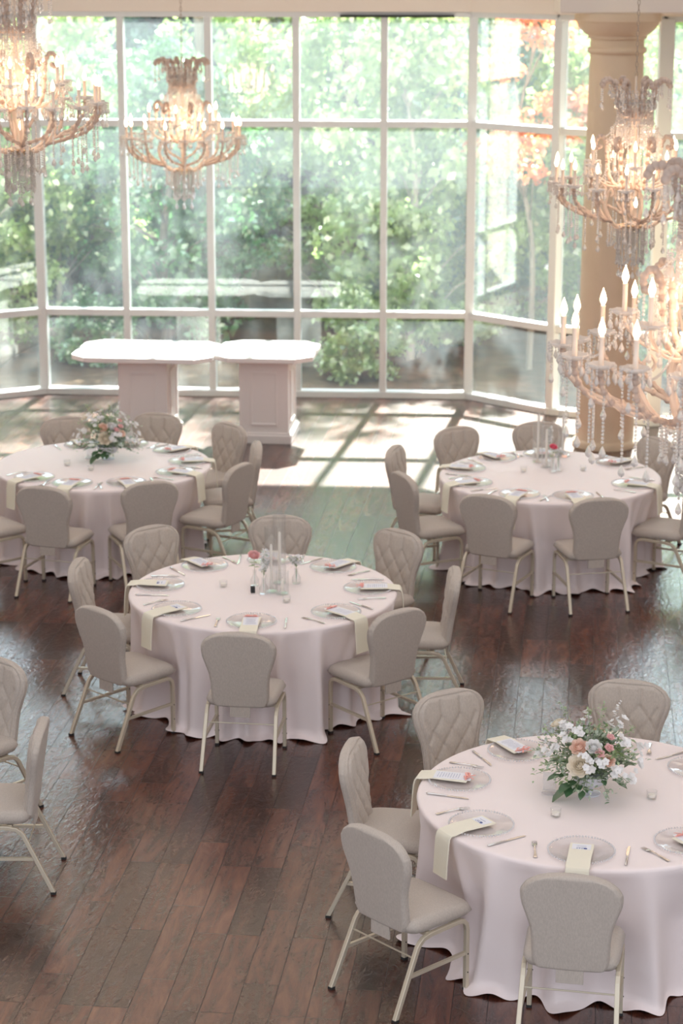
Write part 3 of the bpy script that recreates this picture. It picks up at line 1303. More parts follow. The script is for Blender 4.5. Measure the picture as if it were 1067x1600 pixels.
def mk_fork():
    mb = MB()
    # handle (outer, y=+) to tines (inner, y=-)
    prof = [(0.095, 0.0075, 0.003), (0.088, 0.010, 0.003), (0.06, 0.0075, 0.0045), (0.02, 0.0042, 0.007), (-0.02, 0.0036, 0.0085), (-0.038, 0.007, 0.008), (-0.050, 0.0115, 0.006), (-0.062, 0.0125, 0.0045)]
    vs, fs = [], []
    for y, w_, z in prof:
        for sx in (-1, 1):
            vs.append((sx * w_, y, z))
            vs.append((sx * w_ * 0.8, y, z + 0.0022))
    for i in range(len(prof) - 1):
        o, p = i * 4, i * 4 + 4
        fs += [(o + 1, o + 3, p + 3, p + 1), (o + 2, o, p, p + 2), (o, o + 1, p + 1, p), (o + 3, o + 2, p + 2, p + 3)]
    fs += [(0, 2, 3, 1), (len(vs) - 4 + 1, len(vs) - 1, len(vs) - 2, len(vs) - 4)]
    mb.add(vs, fs)
    for k in range(4):
        x = (-1.5 + k) * 0.0072
        mb.tube([(x, -0.060, 0.0052), (x, -0.080, 0.0035), (x, -0.100, 0.0050)], 0.0016, 5, rs=[0.0019, 0.0017, 0.0008])
    return obj('dinner_fork', mb, M['silver'])


def mk_knife():
    root = empty('dinner_knife')
    mb = MB()
    mb.tube([(0, 0.108, 0.004), (0, 0.10, 0.004), (0, 0.05, 0.005), (0, 0.005, 0.005), (0, -0.004, 0.004)], 0.006, 8, rs=[0.004, 0.0072, 0.0062, 0.0048, 0.004])
    obj('handle', mb, M['silver'], root)
    mb = MB()
    poly = [(-0.0045, 0.0), (0.0055, 0.0), (0.0095, -0.04), (0.010, -0.09), (0.005, -0.118), (-0.004, -0.125), (-0.0045, -0.10)]
    mb.prism([(x, y) for x, y in poly][::-1], 0.002, 0.0042)
    obj('blade', mb, M['silver'], root, smooth=False)
    return root


protos = {'charger': mk_charger(), 'napkin': mk_napkin(0.215), 'menu': mk_menu(), 'name': mk_namecard(), 'fork': mk_fork(), 'knife': mk_knife()}
cats = {'charger': 'plate', 'napkin': 'napkin', 'menu': 'menu card', 'name': 'place card', 'fork': 'fork', 'knife': 'knife'}
looks = {'charger': 'clear glass charger with beaded rim', 'napkin': 'cream napkin hanging over table edge', 'menu': 'white menu card with coral ribbon', 'name': 'small white place card on napkin', 'fork': 'silver fork left of charger', 'knife': 'silver knife right of charger'}
groups = {'charger': 'beaded glass chargers', 'napkin': 'folded cream napkins', 'menu': 'menu cards with coral ribbons', 'name': 'small place cards', 'fork': 'forks beside the chargers', 'knife': 'knives beside the chargers'}
used = set()


def put(kind, tab, x, y, z, rz, seat):
    lab = looks[kind] + ', ' + seat + ' of ' + TABLE_NAME[tab]
    p = protos[kind]
    if kind not in used:
        used.add(kind)
        p.location = (x, y, z)
        p.rotation_euler = (0, 0, rz)
        tag(p, lab, cats[kind], groups[kind])
        return p
    return dup(p, (x, y, z), rz, lab, groups[kind])


# small place cards (no ribbon) only where the photograph shows them
NAMECARD = {('front', 'near seat'), ('front', 'near left seat'), ('middle', 'near left seat'), ('middle', 'left seat')}
NOHANG = set()
rs_ = random.Random(11)


def settings(tab):
    c = TC[tab]
    for ang, seat in SEATS[tab]:
        ang += rad(rs_.uniform(-2, 2))
        ur = Vector((math.cos(ang), math.sin(ang), 0))
        ut = Vector((-ur.y, ur.x, 0))       # to the sitter's ... left/right
        rz = ang - PI / 2                   # local +y points outward
        r0 = 0.715
        p = c + ur * r0
        put('charger', tab, p.x, p.y, TOP, rz, seat)
        put('napkin', tab, p.x, p.y, TOP, rz, seat)
        j = rs_.uniform(-6, 6)
        if (tab, seat) in NAMECARD:
            q = c + ur * (r0 - 0.005)
            put('name', tab, q.x, q.y, TOP + 0.0258, rz + rad(j) + PI, seat)
        else:
            q = c + ur * (r0 + 0.055)
            put('menu', tab, q.x, q.y, TOP + 0.0258, rz + rad(j), seat)
        # the sitter faces the middle; the fork lies on his left
        left = -ut
        q = c + ur * (r0 + 0.02) + left * 0.225
        put('fork', tab, q.x, q.y, TOP, rz + rad(rs_.uniform(-9, 9)), seat)
        q = c + ur * (r0 + 0.015) - left * 0.225
        put('knife', tab, q.x, q.y, TOP, rz + rad(rs_.uniform(-7, 7)), seat)


for t_ in ('front', 'middle', 'left', 'right'):
    settings(t_)


# ------------------------------------------------------------------ flowers
def petal_grid(mb, M4, L, W, cup, curl, nu=4, nv=5):
    vs, fs = [], []
    for j in range(nv + 1):
        t = j / nv
        wv = W * math.sin(PI * (0.12 + 0.80 * t) ** 0.9) if t < 1 else W * 0.35
        for i in range(nu + 1):
            u = -1 + 2 * i / nu
            x = u * wv
            z = L * t
            y = -cup * (1 - (u * u)) * math.sin(PI * min(t * 1.1, 1)) + curl * t * t + 0.3 * cup * u * u
            vs.append((x, y, z))
    for j in range(nv):
        for i in range(nu):
            a = j * (nu + 1) + i
            fs.append((a, a + 1, a + nu + 2, a + nu + 1))
    mb.add(vs, fs, M4)


def rose_mesh(R, seed=1, layers=5):
    """rose opening along +z, radius about R"""
    rnd = random.Random(seed)
    mb = MB()
    for l in range(layers):
        f = (l + 1) / layers
        n_ = 3 + l
        for k in range(n_):
            a = 2 * PI * k / n_ + l * 0.7 + rnd.uniform(-.15, .15)
            tilt = 0.05 + f * f * 0.95
            r0 = R * 0.10 * l
            T = Matrix.Rotation(a, 4, 'Z') @ Matrix.Translation((0, r0, -R * 0.15 * f)) @ Matrix.Rotation(-tilt, 4, 'X')
            petal_grid(mb, T, R * (0.75 + 0.25 * f), R * (0.32 + 0.30 * f), -R * 0.18, R * 0.14 * f)
    return mb.mesh('rose_petals')


def blossom_mesh(R, seed=2):
    mb = MB()
    for k in range(5):
        T = Matrix.Rotation(2 * PI * k / 5, 4, 'Z') @ Matrix.Rotation(-1.1, 4, 'X')
        petal_grid(mb, T, R, R * 0.5, -R * 0.12, R * 0.15, 3, 3)
    mb.ball((0, 0, R * 0.12), R * 0.16, 6, 4)
    return mb.mesh('blossom_petals')


def leaf(mb, p, d, up, L, W, fold=0.15):
    d = d.normalized()
    s = d.cross(up)
    s = s.normalized() if s.length > 1e-5 else d.orthogonal().normalized()
    n_ = s.cross(d)
    vs = [p, p + d * L * 0.35 + s * W - n_ * fold * W * -1, p + d * L * 0.35 - n_ * 0.0, p + d * L * 0.35 - s * W + n_ * fold * W,
          p + d * L * 0.72 + s * W * 0.7 + n_ * fold * W - n_ * L * 0.05, p + d * L * 0.72 - n_ * L * 0.05, p + d * L * 0.72 - s * W * 0.7 + n_ * fold * W - n_ * L * 0.05, p + d * L - n_ * L * 0.14]
    fs = [(0, 1, 2), (0, 2, 3), (1, 4, 5, 2), (2, 5, 6, 3), (4, 7, 5), (5, 7, 6)]
    mb.add(vs, fs)


ROSE = rose_mesh(1.0, 1, 6)
ROSE2 = rose_mesh(1.0, 5, 5)
BLOS = blossom_mesh(1.0)
BUD = rose_mesh(1.0, 9, 3)


def mesh_variant(me, mat):
    m2 = me.copy()
    m2.materials.clear()
    m2.materials.append(mat)
    return m2


FM = {}
for nm, me in (('rose', ROSE), ('rose2', ROSE2), ('blossom', BLOS), ('bud', BUD)):
    for c_ in ('p_cream', 'p_white', 'p_peach', 'p_pink', 'p_rose'):
        FM[(nm, c_)] = mesh_variant(me, M[c_])


def flower(name, shape, colr, parent, loc, dirv, r):
    o = bpy.data.objects.new(name, FM[(shape, colr)])
    COL.objects.link(o)
    o.parent = parent
    o.location = loc
    o.rotation_mode = 'QUATERNION'
    o.rotation_quaternion = Vector(dirv).to_track_quat('Z', 'Y')
    o.scale = (r, r, r)
    return o


def bouquet(loc, lab, seed, rz=0.0):
    """a loose low arrangement about 0.55 wide; z=0 is the rim of its bowl"""
    rnd = random.Random(seed)
    root = empty('floral_arrangement', loc, rz, lab, 'flowers')
    C0 = Vector((0, 0, -0.02))

    def spot(azd, eld, r):
        a, e = rad(azd), rad(eld)
        return Vector((math.cos(a) * math.cos(e), math.sin(a) * math.cos(e), math.sin(e))) * r
    # stems
    mb = MB()
    mg_, ms_, md_ = MB(), MB(), MB()
    for k in range(74):
        azd = rnd.uniform(0, 360)
        eld = rnd.uniform(-8, 80)
        r = rnd.uniform(0.17, 0.27) * (1.05 if eld < 40 else 0.92)
        e_ = spot(azd, eld, r)
        e_.x *= 1.12
        mid = e_ * 0.5 + Vector((0, 0, 0.035))
        pth = catmull([C0, mid, e_], 5)
        mb.tube(pth, 0.0012, 4, caps=False)
        tgt = ms_ if rnd.random() < 0.62 else mg_
        for i in range(34):
            t = rnd.uniform(0.3, 1.0)
            p = pth[min(len(pth) - 1, int(t * (len(pth) - 1)))] + Vector((rnd.gauss(0, .016), rnd.gauss(0, .016), rnd.gauss(0, .014)))
            d = Vector((rnd.gauss(0, 1), rnd.gauss(0, 1), rnd.gauss(0.1, 0.8))) + e_.normalized() * 1.0
            L = rnd.uniform(0.014, 0.032)
            leaf(tgt, p, d, Vector((0, 0, 1)), L, L * 0.30)
    for (azd, eld, L) in ((200, 2, 0.085), (222, -6, 0.09), (212, -22, 0.10), (236, -12, 0.075), (5, 12, 0.075), (348, 18, 0.07), (20, 25, 0.06), (150, 10, 0.07), (250, -16, 0.06), (60, 10, 0.07), (100, 5, 0.08), (190, 22, 0.07), (285, 5, 0.05), (318, -6, 0.06)):
        b0 = spot(azd, eld, 0.15)
        leaf(md_, b0, spot(azd + rnd.uniform(-15, 15), eld - 8, 1), Vector((0, 0, 1)), L, L * 0.3)
        leaf(md_, b0 * 0.8, spot(azd + 30, eld + 5, 1), Vector((0, 0, 1)), L * 0.8, L * 0.26)
        mb.tube([C0, b0 * 0.6 + Vector((0, 0, .03)), b0], 0.0016, 4, caps=False)
    # tall wisps
    for (azd, eld, r) in ((150, 62, 0.36), (60, 66, 0.32), (95, 70, 0.30), (170, 40, 0.31), (20, 40, 0.30)):
        e_ = spot(azd, eld, r)
        pth = catmull([C0, e_ * 0.5 + Vector((0, 0, 0.03)), e_], 6)
        mb.tube(pth, 0.0014, 4, caps=False)
        for i in range(34):
            t = rnd.uniform(0.62, 1.0)
            p = pth[min(len(pth) - 1, int(t * (len(pth) - 1)))] + Vector((rnd.gauss(0, .007), rnd.gauss(0, .007), rnd.gauss(0, .01)))
            d = Vector((rnd.gauss(0, 1), rnd.gauss(0, 1), rnd.gauss(0.3, 0.7)))
            leaf(mg_, p, d, Vector((0, 0, 1)), rnd.uniform(0.010, 0.017), 0.0045)
    obj('stem', mb, M['stem'], root)
    o = obj('sage_foliage', ms_, M['bq_sage'], root, auto=False)
    o = obj('green_foliage', mg_, M['bq_green'], root, auto=False)
    o = obj('dark_foliage', md_, M['bq_dark'], root, auto=False)
    # flowers: azimuth 270 faces the camera
    big = [('rose', 'p_cream', 245, 28, 0.185, 0.044), ('rose2', 'p_peach', 236, 52, 0.20, 0.036), ('rose', 'p_cream', 158, 52, 0.27, 0.026),
           ('rose2', 'p_peach', 292, 34, 0.20, 0.026), ('bud', 'p_pink', 300, 50, 0.21, 0.022), ('bud', 'p_pink', 278, 44, 0.21, 0.022),
           ('bud', 'p_pink', 320, 62, 0.22, 0.020), ('rose', 'p_white', 268, 54, 0.205, 0.030), ('rose2', 'p_peach', 70, 45, 0.2, 0.032), ('rose', 'p_cream', 110, 30, 0.2, 0.034)]
    for sh, cc, a_, e_, r, s in big:
        p = spot(a_, e_, r)
        flower('rose' if s > 0.024 else 'rosebud', sh, cc, root, p, p + Vector((0, -0.05, 0.06)), s)
    cl = [(258, 36, 0.215), (262, 26, 0.20), (276, 33, 0.215), (195, 35, 0.24), (182, 22, 0.25), (205, 55, 0.24), (300, 16, 0.21), (335, 20, 0.25), (350, 34, 0.26), (40, 50, 0.25), (100, 62, 0.26), (130, 40, 0.25), (330, 48, 0.25), (0, 60, 0.27), (318, 8, 0.24), (60, 20, 0.24), (85, 30, 0.25), (225, 68, 0.25), (170, 60, 0.26)]
    for a_, e_, r in cl:
        p0 = spot(a_, e_, r)
        for q in range(5):
            p = p0 + Vector((rnd.gauss(0, .014), rnd.gauss(0, .014), rnd.gauss(0, .012)))
            flower('blossom', 'blossom', 'p_white', root, p, p + Vector((rnd.gauss(0, .08), -0.08 + rnd.gauss(0, .08), 0.08)), rnd.uniform(0.015, 0.022))
    # white stock spike
    for (a_, e_, r0_, r1_) in ((40, 58, 0.24, 0.36), (165, 30, 0.22, 0.27)):
        for q in range(16):
            t = q / 15
            p = spot(a_, e_, r0_ + (r1_ - r0_) * t) + Vector((rnd.gauss(0, .010), rnd.gauss(0, .010), 0)) * (1.2 - t)
            flower('blossom', 'blossom', 'p_white', root, p, p + Vector((rnd.gauss(0, .15), rnd.gauss(0, .15), 0.1)), 0.013 - 0.006 * t)
    root.scale = (1.1, 1.1, 1.1)
    return root


def compote(x, y, lab):
    mb = MB()
    mb.lathe([(0.001, 0.0), (0.055, 0.0), (0.055, 0.006), (0.02, 0.014), (0.014, 0.03), (0.02, 0.042), (0.06, 0.055), (0.085, 0.08), (0.092, 0.115), (0.089, 0.116), (0.080, 0.083), (0.055, 0.062), (0.001, 0.058)], 40, cap0=True, cap1=True)
    # ribs
    vs = []
    for p in mb.v:
        r = math.hypot(p[0], p[1])
        a = math.atan2(p[1], p[0])
        k = 1.0 + (0.025 * math.cos(20 * a) if r > 0.05 and p[2] > 0.05 else 0)
        vs.append((p[0] * k, p[1] * k, p[2]))
    mb.v = vs
    o = obj('compote_bowl', mb, M['ceramic'], loc=(x, y, TOP))
    return tag(o, lab, 'bowl')


def votive0():
    root = empty('votive_holder')
    mb = MB()
    mb.lathe([(0.001, 0.0), (0.021, 0.0), (0.026, 0.003), (0.028, 0.045), (0.0255, 0.045), (0.023, 0.010), (0.001, 0.008)], 24)
    obj('glass_cup', mb, M['glass'], root)
    mb = MB()
    mb.lathe([(0.001, 0.0), (0.019, 0.0), (0.019, 0.014), (0.001, 0.014)], 20)
    obj('tealight', mb, M['wax'], root, loc=(0, 0, 0.0105))
    return root


vot = [votive0(), True]


def votive(px, py, lab):
    p = at_z(px, py, TZ)
    if vot[1]:
        vot[1] = False
        vot[0].location = (p.x, p.y, TOP)
        tag(vot[0], lab, 'candle holder', 'clear glass votive holders')
        return vot[0]
    return dup(vot[0], (p.x, p.y, TOP), 0, lab)


pc = at_z(921, 1244, TZ)
pc = Vector((TC['front'].x, TC['front'].y, 0)) * 0.3 + Vector((pc.x, pc.y + 0.05, 0)) * 0.7
compote(pc.x, pc.y, 'pale grey footed bowl under the flowers on the front right table')
bouquet((pc.x, pc.y, TOP + 0.125), 'full arrangement of cream roses and white blossoms on the front right table', 4)
pl_ = at_z(169, 717, TZ)
compote(pl_.x, pl_.y, 'pale grey footed bowl under the flowers on the back left table')
bouquet((pl_.x, pl_.y, TOP + 0.125), 'white and peach flower arrangement in the bowl on back left table', 12, rad(25))

votive(868, 1276, 'clear glass votive left below the flowers on front right table')
votive(1018, 1248, 'clear glass votive right of the flowers on the front right table')
votive(349, 917, 'clear glass votive on the left half of the middle table')
votive(448, 941, 'clear glass votive right of the vases, near side of middle table')
votive(105, 727, 'clear glass votive left of the flowers on back left table')
votive(142, 735, 'clear glass votive below the flowers on the back left table')
votive(818, 737, 'clear glass votive left of taper candles on back right table')
votive(911, 735, 'clear glass votive right of the vases on back right table')


def acrylic_sign(px, py, lab, h=0.105, wd_=0.075):
    p = at_z(px, py, TZ)
    root = empty('table_number_stand', (p.x, p.y, TOP), rad(-12), lab, 'sign')
    mb = MB()
    mb.box((0, 0, 0.006), (wd_, 0.05, 0.012))
    obj('base', mb, M['acrylic'], root, smooth=False)
    mb = MB()
    mb.box((0, 0, 0.012 + h / 2), (wd_ * 0.9, 0.005, h))
    obj('plate', mb, M['acrylic'], root, smooth=False)
    return root


acrylic_sign(858, 1240, 'frosted acrylic table sign left of the flowers on front right table')
acrylic_sign(143, 716, 'white acrylic table sign left of the flowers on back left table', 0.15, 0.10)
p = at_z(395, 926, TZ)
mb = MB()
mb.box((0, 0, 0.022), (0.028, 0.028, 0.044))
tag(obj('small_box', mb, M['dark_rubber'], loc=(p.x, p.y, TOP), smooth=False, bevel=0.002, rot=(0, 0, 0.2)), 'tiny black box beside the bud vases on the middle table', 'box')


def cylinder_glass(px, py, h, lab, cand_h, clab):
    p = at_z(px, py, TZ)
    mb = MB()
    mb.lathe([(0.001, 0.0), (0.042, 0.0), (0.045, 0.004), (0.045, h), (0.0425, h + 0.0015), (0.040, h), (0.040, 0.008), (0.001, 0.008)], 32)
    o = obj('glass_cylinder', mb, M['glass'], loc=(p.x, p.y, TOP))
    tag(o, lab, 'candle cylinder', 'tall clear glass candle cylinders')
    root = empty('taper_candle', (p.x, p.y, TOP + 0.0085), 0, clab, 'candle', 'ivory taper candles in glass cylinders')
    mb = MB()
    mb.lathe([(0.001, 0), (0.026, 0), (0.027, 0.006), (0.016, 0.012), (0.014, 0.03), (0.001, 0.03)], 20)
    obj('holder', mb, M['glass'], root)
    mb = MB()
    mb.lathe([(0.001, 0.012), (0.0112, 0.012), (0.0095, cand_h - 0.012), (0.004, cand_h), (0.001, cand_h)], 14)
    obj('candle_stick', mb, M['wax'], root)
    mb = MB()
    mb.tube([(0, 0, cand_h - 0.002), (0.001, 0, cand_h + 0.01)], 0.0008, 5)
    obj('wick', mb, M['dark_rubber'], root)


def bud_vase(px, py, kind, lab, flab, h=0.11):
    p = at_z(px, py, TZ)
    mb = MB()
    mb.lathe([(0.001, 0.0), (0.026, 0.0), (0.030, 0.008), (0.030, 0.045), (0.014, 0.075), (0.0115, 0.09), (0.0125, h), (0.0145, h + 0.003), (0.0115, h), (0.0100, 0.09), (0.012, 0.074), (0.0275, 0.045), (0.0275, 0.010), (0.001, 0.006)], 24)
    o = obj('bud_vase', mb, M['glass'], loc=(p.x, p.y, TOP))
    tag(o, lab, 'vase', 'clear glass bud vases')
    root = empty('cut_flower', (p.x, p.y, TOP + 0.011), rad(len(kind) * 9), flab, 'flower')
    rnd = random.Random(px)
    st, lf = MB(), MB()
    if kind in ('pink', 'rose'):
        st.tube([(0, 0, 0), (0.0, 0.0, 0.1), (-0.006, -0.004, 0.19)], 0.0016, 5)
        for k in range(5):
            a = rnd.uniform(0, 6.28)
            leaf(lf, Vector((-0.003, 0, 0.12 + 0.01 * k)), Vector((math.cos(a), math.sin(a), 0.1)), Vector((0, 0, 1)), 0.04, 0.012)
        flower('rose_head', 'rose', 'p_pink' if kind == 'pink' else 'p_rose', root, (-0.006, -0.004, 0.205), (-0.15, -0.5, 1), 0.033 if kind == 'pink' else 0.026)
    else:
        for k in range(6 if kind == 'spray' else 5):
            a = rnd.uniform(0, 6.28)
            tall = 0.29 if kind == 'stock' else 0.20
            sp = 0.035 if kind == 'stock' else 0.07
            e_ = Vector((math.cos(a) * sp * rnd.random(), math.sin(a) * sp * rnd.random(), tall * rnd.uniform(0.75, 1)))
            pth = catmull([(0, 0, 0), (0, 0, 0.105), e_], 6)
            st.tube(pth, 0.001, 4, caps=False)
            for i in range(14):
                q = pth[rnd.randint(7, len(pth) - 1)] + Vector((rnd.gauss(0, .008), rnd.gauss(0, .008), rnd.gauss(0, .008)))
                leaf(lf, q, Vector((rnd.gauss(0, 1), rnd.gauss(0, 1), rnd.gauss(0.3, 0.5))), Vector((0, 0, 1)), 0.014, 0.004)
            for i in range(12):
                q = pth[rnd.randint(8, len(pth) - 1)] + Vector((rnd.gauss(0, .012), rnd.gauss(0, .012), rnd.gauss(0, .010)))
                flower('blossom', 'blossom', 'p_white', root, q, (rnd.gauss(0, 1), rnd.gauss(0, 1), 0.8), 0.0125)
    obj('stem', st, M['stem'], root)
    obj('leaves', lf, M['bq_green'], root, auto=False)


cylinder_glass(437, 911, 0.49, 'tallest clear glass cylinder on middle table', 0.36, 'tall ivory taper candle in the tallest cylinder of middle table')
cylinder_glass(424, 925, 0.46, 'shorter glass cylinder on middle table, left of the tallest', 0.33, 'shorter ivory taper candle in the left cylinder of middle table')
cylinder_glass(441, 928, 0.16, 'shortest clear glass cylinder in front on the middle table', 0.10, 'stub ivory candle in the shortest cylinder of middle table')
bud_vase(398, 915, 'pink', 'bud vase holding the pale pink rose on middle table', 'pale pink rose in a bud vase on the middle table')
bud_vase(412, 928, 'stock', 'bud vase with white sprigs, centre of the middle table', 'tall sprigs of small white blossoms on the middle table')
bud_vase(463, 912, 'spray', 'bud vase right of the candle cylinders on middle table', 'airy white filler flower right of cylinders on middle table')
cylinder_glass(840, 722, 0.44, 'leftmost tall glass cylinder on the back right table', 0.41, 'tallest ivory taper candle on the back right table, leftmost')
cylinder_glass(853, 730, 0.36, 'shorter glass cylinder on back right table, second from left', 0.32, 'shorter ivory taper candle, second from left on back right table')
cylinder_glass(879, 714, 0.42, 'glass cylinder at right of the vases on back right table', 0.37, 'ivory taper candle right of the flowers on back right table')
bud_vase(864, 738, 'rose', 'bud vase holding the bright pink rose on back right table', 'bright pink rose in bud vase on the back right table')
bud_vase(872, 736, 'spray', 'bud vase beside the pink rose on the back right table', 'white filler flowers right of the pink rose, back right table')
bud_vase(858, 722, 'stock', 'bud vase behind the pink rose on the back right table', 'white sprigs behind the pink rose on the back right table')


# ------------------------------------------------------------------ chandeliers
def drop_mesh(n_beads, br, dl, gap=0.0035):
    """strand hanging down from the origin: beads, then a faceted pear drop"""
    mb = MB()
    z = -br
    for k in range(n_beads):
        mb.ball((0, 0, z), br, 6, 4)
        z -= 2 * br + gap * 0.4
    if dl > 0:
        mb.lathe([(0.0008, z), (dl * 0.12, z - dl * 0.18), (dl * 0.30, z - dl * 0.60), (dl * 0.24, z - dl * 0.82), (0.0008, z - dl)], 6)
    return mb


def polar(r, a, z):
    return Vector((r * math.cos(a), r * math.sin(a), z))


def arm_path(prs, a, n=6):
    return catmull([polar(r, a + da, z) for r, z, da in prs], n)


def make_chandelier():
    root = empty('crystal_chandelier', (0, 0, 0))
    # stem and hub
    mb = MB()
    mb.lathe([(0.012, 0.0), (0.016, 0.15), (0.03, 0.2), (0.04, 0.26), (0.022, 0.33), (0.016, 0.42), (0.05, 0.47), (0.055, 0.52), (0.02, 0.58), (0.016, 0.72), (0.045, 0.76), (0.03, 0.80), (0.012, 0.84), (0.010, 1.08)], 20)
    obj('stem', mb, M['armglass'], root)
    mb = MB()
    mb.lathe([(0.001, -0.045), (0.03, -0.04), (0.07, -0.015), (0.095, 0.012), (0.088, 0.016), (0.06, 0.0), (0.02, -0.012), (0.012, 0.02)], 28)
    obj('hub_dish', mb, M['brass'], root)
    # chain up to the ceiling, links
    mb = MB()
    z = 1.07
    k = 0
    while z < 4.83:
        vv = []
        for i in range(10):
            a = 2 * PI * i / 10
            x, zz = 0.009 * math.cos(a), 0.022 * math.sin(a)
            vv.append((x, 0, z + 0.022 + zz) if k % 2 == 0 else (0, x, z + 0.022 + zz))
        mb.tube(vv, 0.0028, 5, closed=True)
        z += 0.036
        k += 1
    obj('chain', mb, M['chain'], root)
    strands = {}
    for key, (nb, br, dl) in {'s': (3, 0.0062, 0.036), 'm': (7, 0.0068, 0.044), 'l': (13, 0.0070, 0.052), 'xl': (19, 0.0072, 0.056)}.items():
        me = drop_mesh(nb, br, dl).mesh('bead_strand', False)
        me.materials.append(M['crystal'])
        strands[key] = me

    def strand(key, p):
        o = bpy.data.objects.new('bead_strand', strands[key])
        COL.objects.link(o)
        o.parent = root
        o.location = p
        return o
    # bobeche and candle shared meshes
    mb = MB()
    n_ = 24
    prof = [(0.008, 0.0), (0.03, 0.004), (0.050, 0.016), (0.056, 0.026), (0.053, 0.026), (0.03, 0.010), (0.008, 0.006)]
    mb.lathe(prof, n_)
    vs = []
    for p in mb.v:
        r = math.hypot(p[0], p[1])
        a = math.atan2(p[1], p[0])
        kk = 1 + (0.14 * math.cos(8 * a) if r > 0.045 else 0)
        vs.append((p[0] * kk, p[1] * kk, p[2]))
    mb.v = vs
    for k in range(8):
        a = 2 * PI * k / 8
        x_, y_ = 0.060 * math.cos(a), 0.060 * math.sin(a)
        zz = 0.024
        for q in range(3):
            mb.ball((x_, y_, zz - 0.006 - 0.012 * q), 0.0062, 6, 4)
        mb.lathe([(0.0008, -0.012), (0.005, -0.022), (0.0105, -0.042), (0.0008, -0.056)], 6, c=(x_, y_, 0))
    bob = mb.mesh('bobeche')
    bob.materials.append(M['crystal'])
    mb = MB()
    mb.lathe([(0.016, 0.004), (0.016, 0.012), (0.0105, 0.014), (0.0105, 0.125), (0.012, 0.128), (0.011, 0.132), (0.006, 0.134)], 14)
    can = mb.mesh('candle_sleeve')
    can.materials.append(M['candle'])
    mb = MB()
    mb.lathe([(0.005, 0.130), (0.0065, 0.136), (0.0135, 0.152), (0.0140, 0.162), (0.010, 0.180), (0.004, 0.196), (0.0006, 0.208)], 12)
    fla = mb.mesh('flame_bulb')
    fla.materials.append(M['bulb'])

    def candle(p, sc=1.0):
        b = bpy.data.objects.new('bobeche', bob)
        COL.objects.link(b)
        b.parent = root
        b.location = p
        c = bpy.data.objects.new('candle_sleeve', can)
        COL.objects.link(c)
        c.parent = root
        c.location = p
        f_ = bpy.data.objects.new('flame_bulb', fla)
        COL.objects.link(f_)
        f_.parent = c
    NA = 6
    a0 = rad(90)
    for i in range(NA):
        a = a0 + 2 * PI * i / NA
        mb = MB()
        pth = arm_path([(0.04, 0.0, 0), (0.13, 0.005, 0), (0.21, 0.06, 0), (0.27, 0.17, 0), (0.25, 0.26, 0)], a)
        mb.tube(pth, 0.014, 8)
        pth = arm_path([(0.25, 0.26, 0), (0.22, 0.29, 0), (0.20, 0.26, 0), (0.215, 0.23, 0)], a)
        mb.tube(pth, 0.0085, 8)
        # three outer branches
        outs = []
        for da, R, zz in ((0, 0.575, 0.315), (rad(19), 0.555, 0.300), (rad(-19), 0.555, 0.300)):
            pth = arm_path([(0.20, 0.05, 0), (0.33, 0.085, da * 0.35), (0.46, 0.13, da * 0.8), (R - 0.02, 0.21, da), (R, 0.28, da), (R, zz, da)], a)
            mb.tube(pth, 0.0105, 8)
            for q in range(3, len(pth) - 2, 3):
                mb.ball(tuple(pth[q]), 0.0155, 8, 5)
            outs.append((R, zz, da, pth))
        obj('arm', mb, M['armglass'], root)
        for R, zz, da, pth in outs:
            p = polar(R, a + da, zz)
            candle(p)
            strand('m', polar(R + 0.045, a + da, zz + 0.008))
            strand('l', pth[len(pth) * 2 // 5] - Vector((0, 0, 0.01)))
            strand('l', pth[len(pth) * 3 // 5] - Vector((0, 0, 0.01)))
        # cane scroll beside the stem with an upper candle
        mb = MB()
        pth = arm_path([(0.03, 0.30, 0.3), (0.10, 0.28, 0.3), (0.17, 0.36, 0.3), (0.19, 0.50, 0.3), (0.20, 0.60, 0.3), (0.235, 0.655, 0.3), (0.275, 0.62, 0.3), (0.265, 0.57, 0.3), (0.24, 0.58, 0.3)], a)
        mb.tube(pth, 0.0135, 8)
        for q in range(2, len(pth) - 1, 3):
            mb.ball(tuple(pth[q]), 0.018, 8, 5)
        obj('scroll', mb, M['armglass'], root)
        strand('m', polar(0.27, a + 0.3, 0.57))
        strand('m', polar(0.20, a + 0.3, 0.45))
        mb = MB()
        pth = arm_path([(0.03, 0.36, -0.22), (0.14, 0.30, -0.22), (0.26, 0.33, -0.22), (0.33, 0.40, -0.22), (0.34, 0.44, -0.22)], a)
        mb.tube(pth, 0.0075, 8)
        obj('upper_arm', mb, M['armglass'], root)
        candle(polar(0.34, a - 0.22, 0.44))
        strand('m', polar(0.34, a - 0.22 + 0.14, 0.45))
        strand('m', polar(0.30, a - 0.22 - 0.14, 0.45))
        # bottom cage strands
        strand('xl', polar(0.085, a, -0.01))
        strand('l', polar(0.085, a + PI / 6, -0.01))
        strand('m', polar(0.15, a, 0.0))
    # crown
    for i in range(8):
        a = 2 * PI * i / 8 + 0.2
        mb = MB()
        pth = arm_path([(0.04, 0.82, 0), (0.09, 0.80, 0), (0.125, 0.85, 0), (0.135, 0.93, 0), (0.16, 1.01, 0), (0.205, 1.055, 0), (0.25, 1.04, 0), (0.262, 1.00, 0)], a)
        mb.tube(pth, 0.014, 8, rs=[0.015 - 0.006 * j / (len(pth) - 1) for j in range(len(pth))])
        # leaf ornament on the crown arm
        mb.ball(tuple(polar(0.155, a, 1.03)), 0.018, 8, 6, 1.5)
        for q in range(3, len(pth) - 2, 3):
            mb.ball(tuple(pth[q]), 0.0205, 8, 5)
        obj('crown_arm', mb, M['armglass'], root)
        strand('m', polar(0.262, a, 1.0))
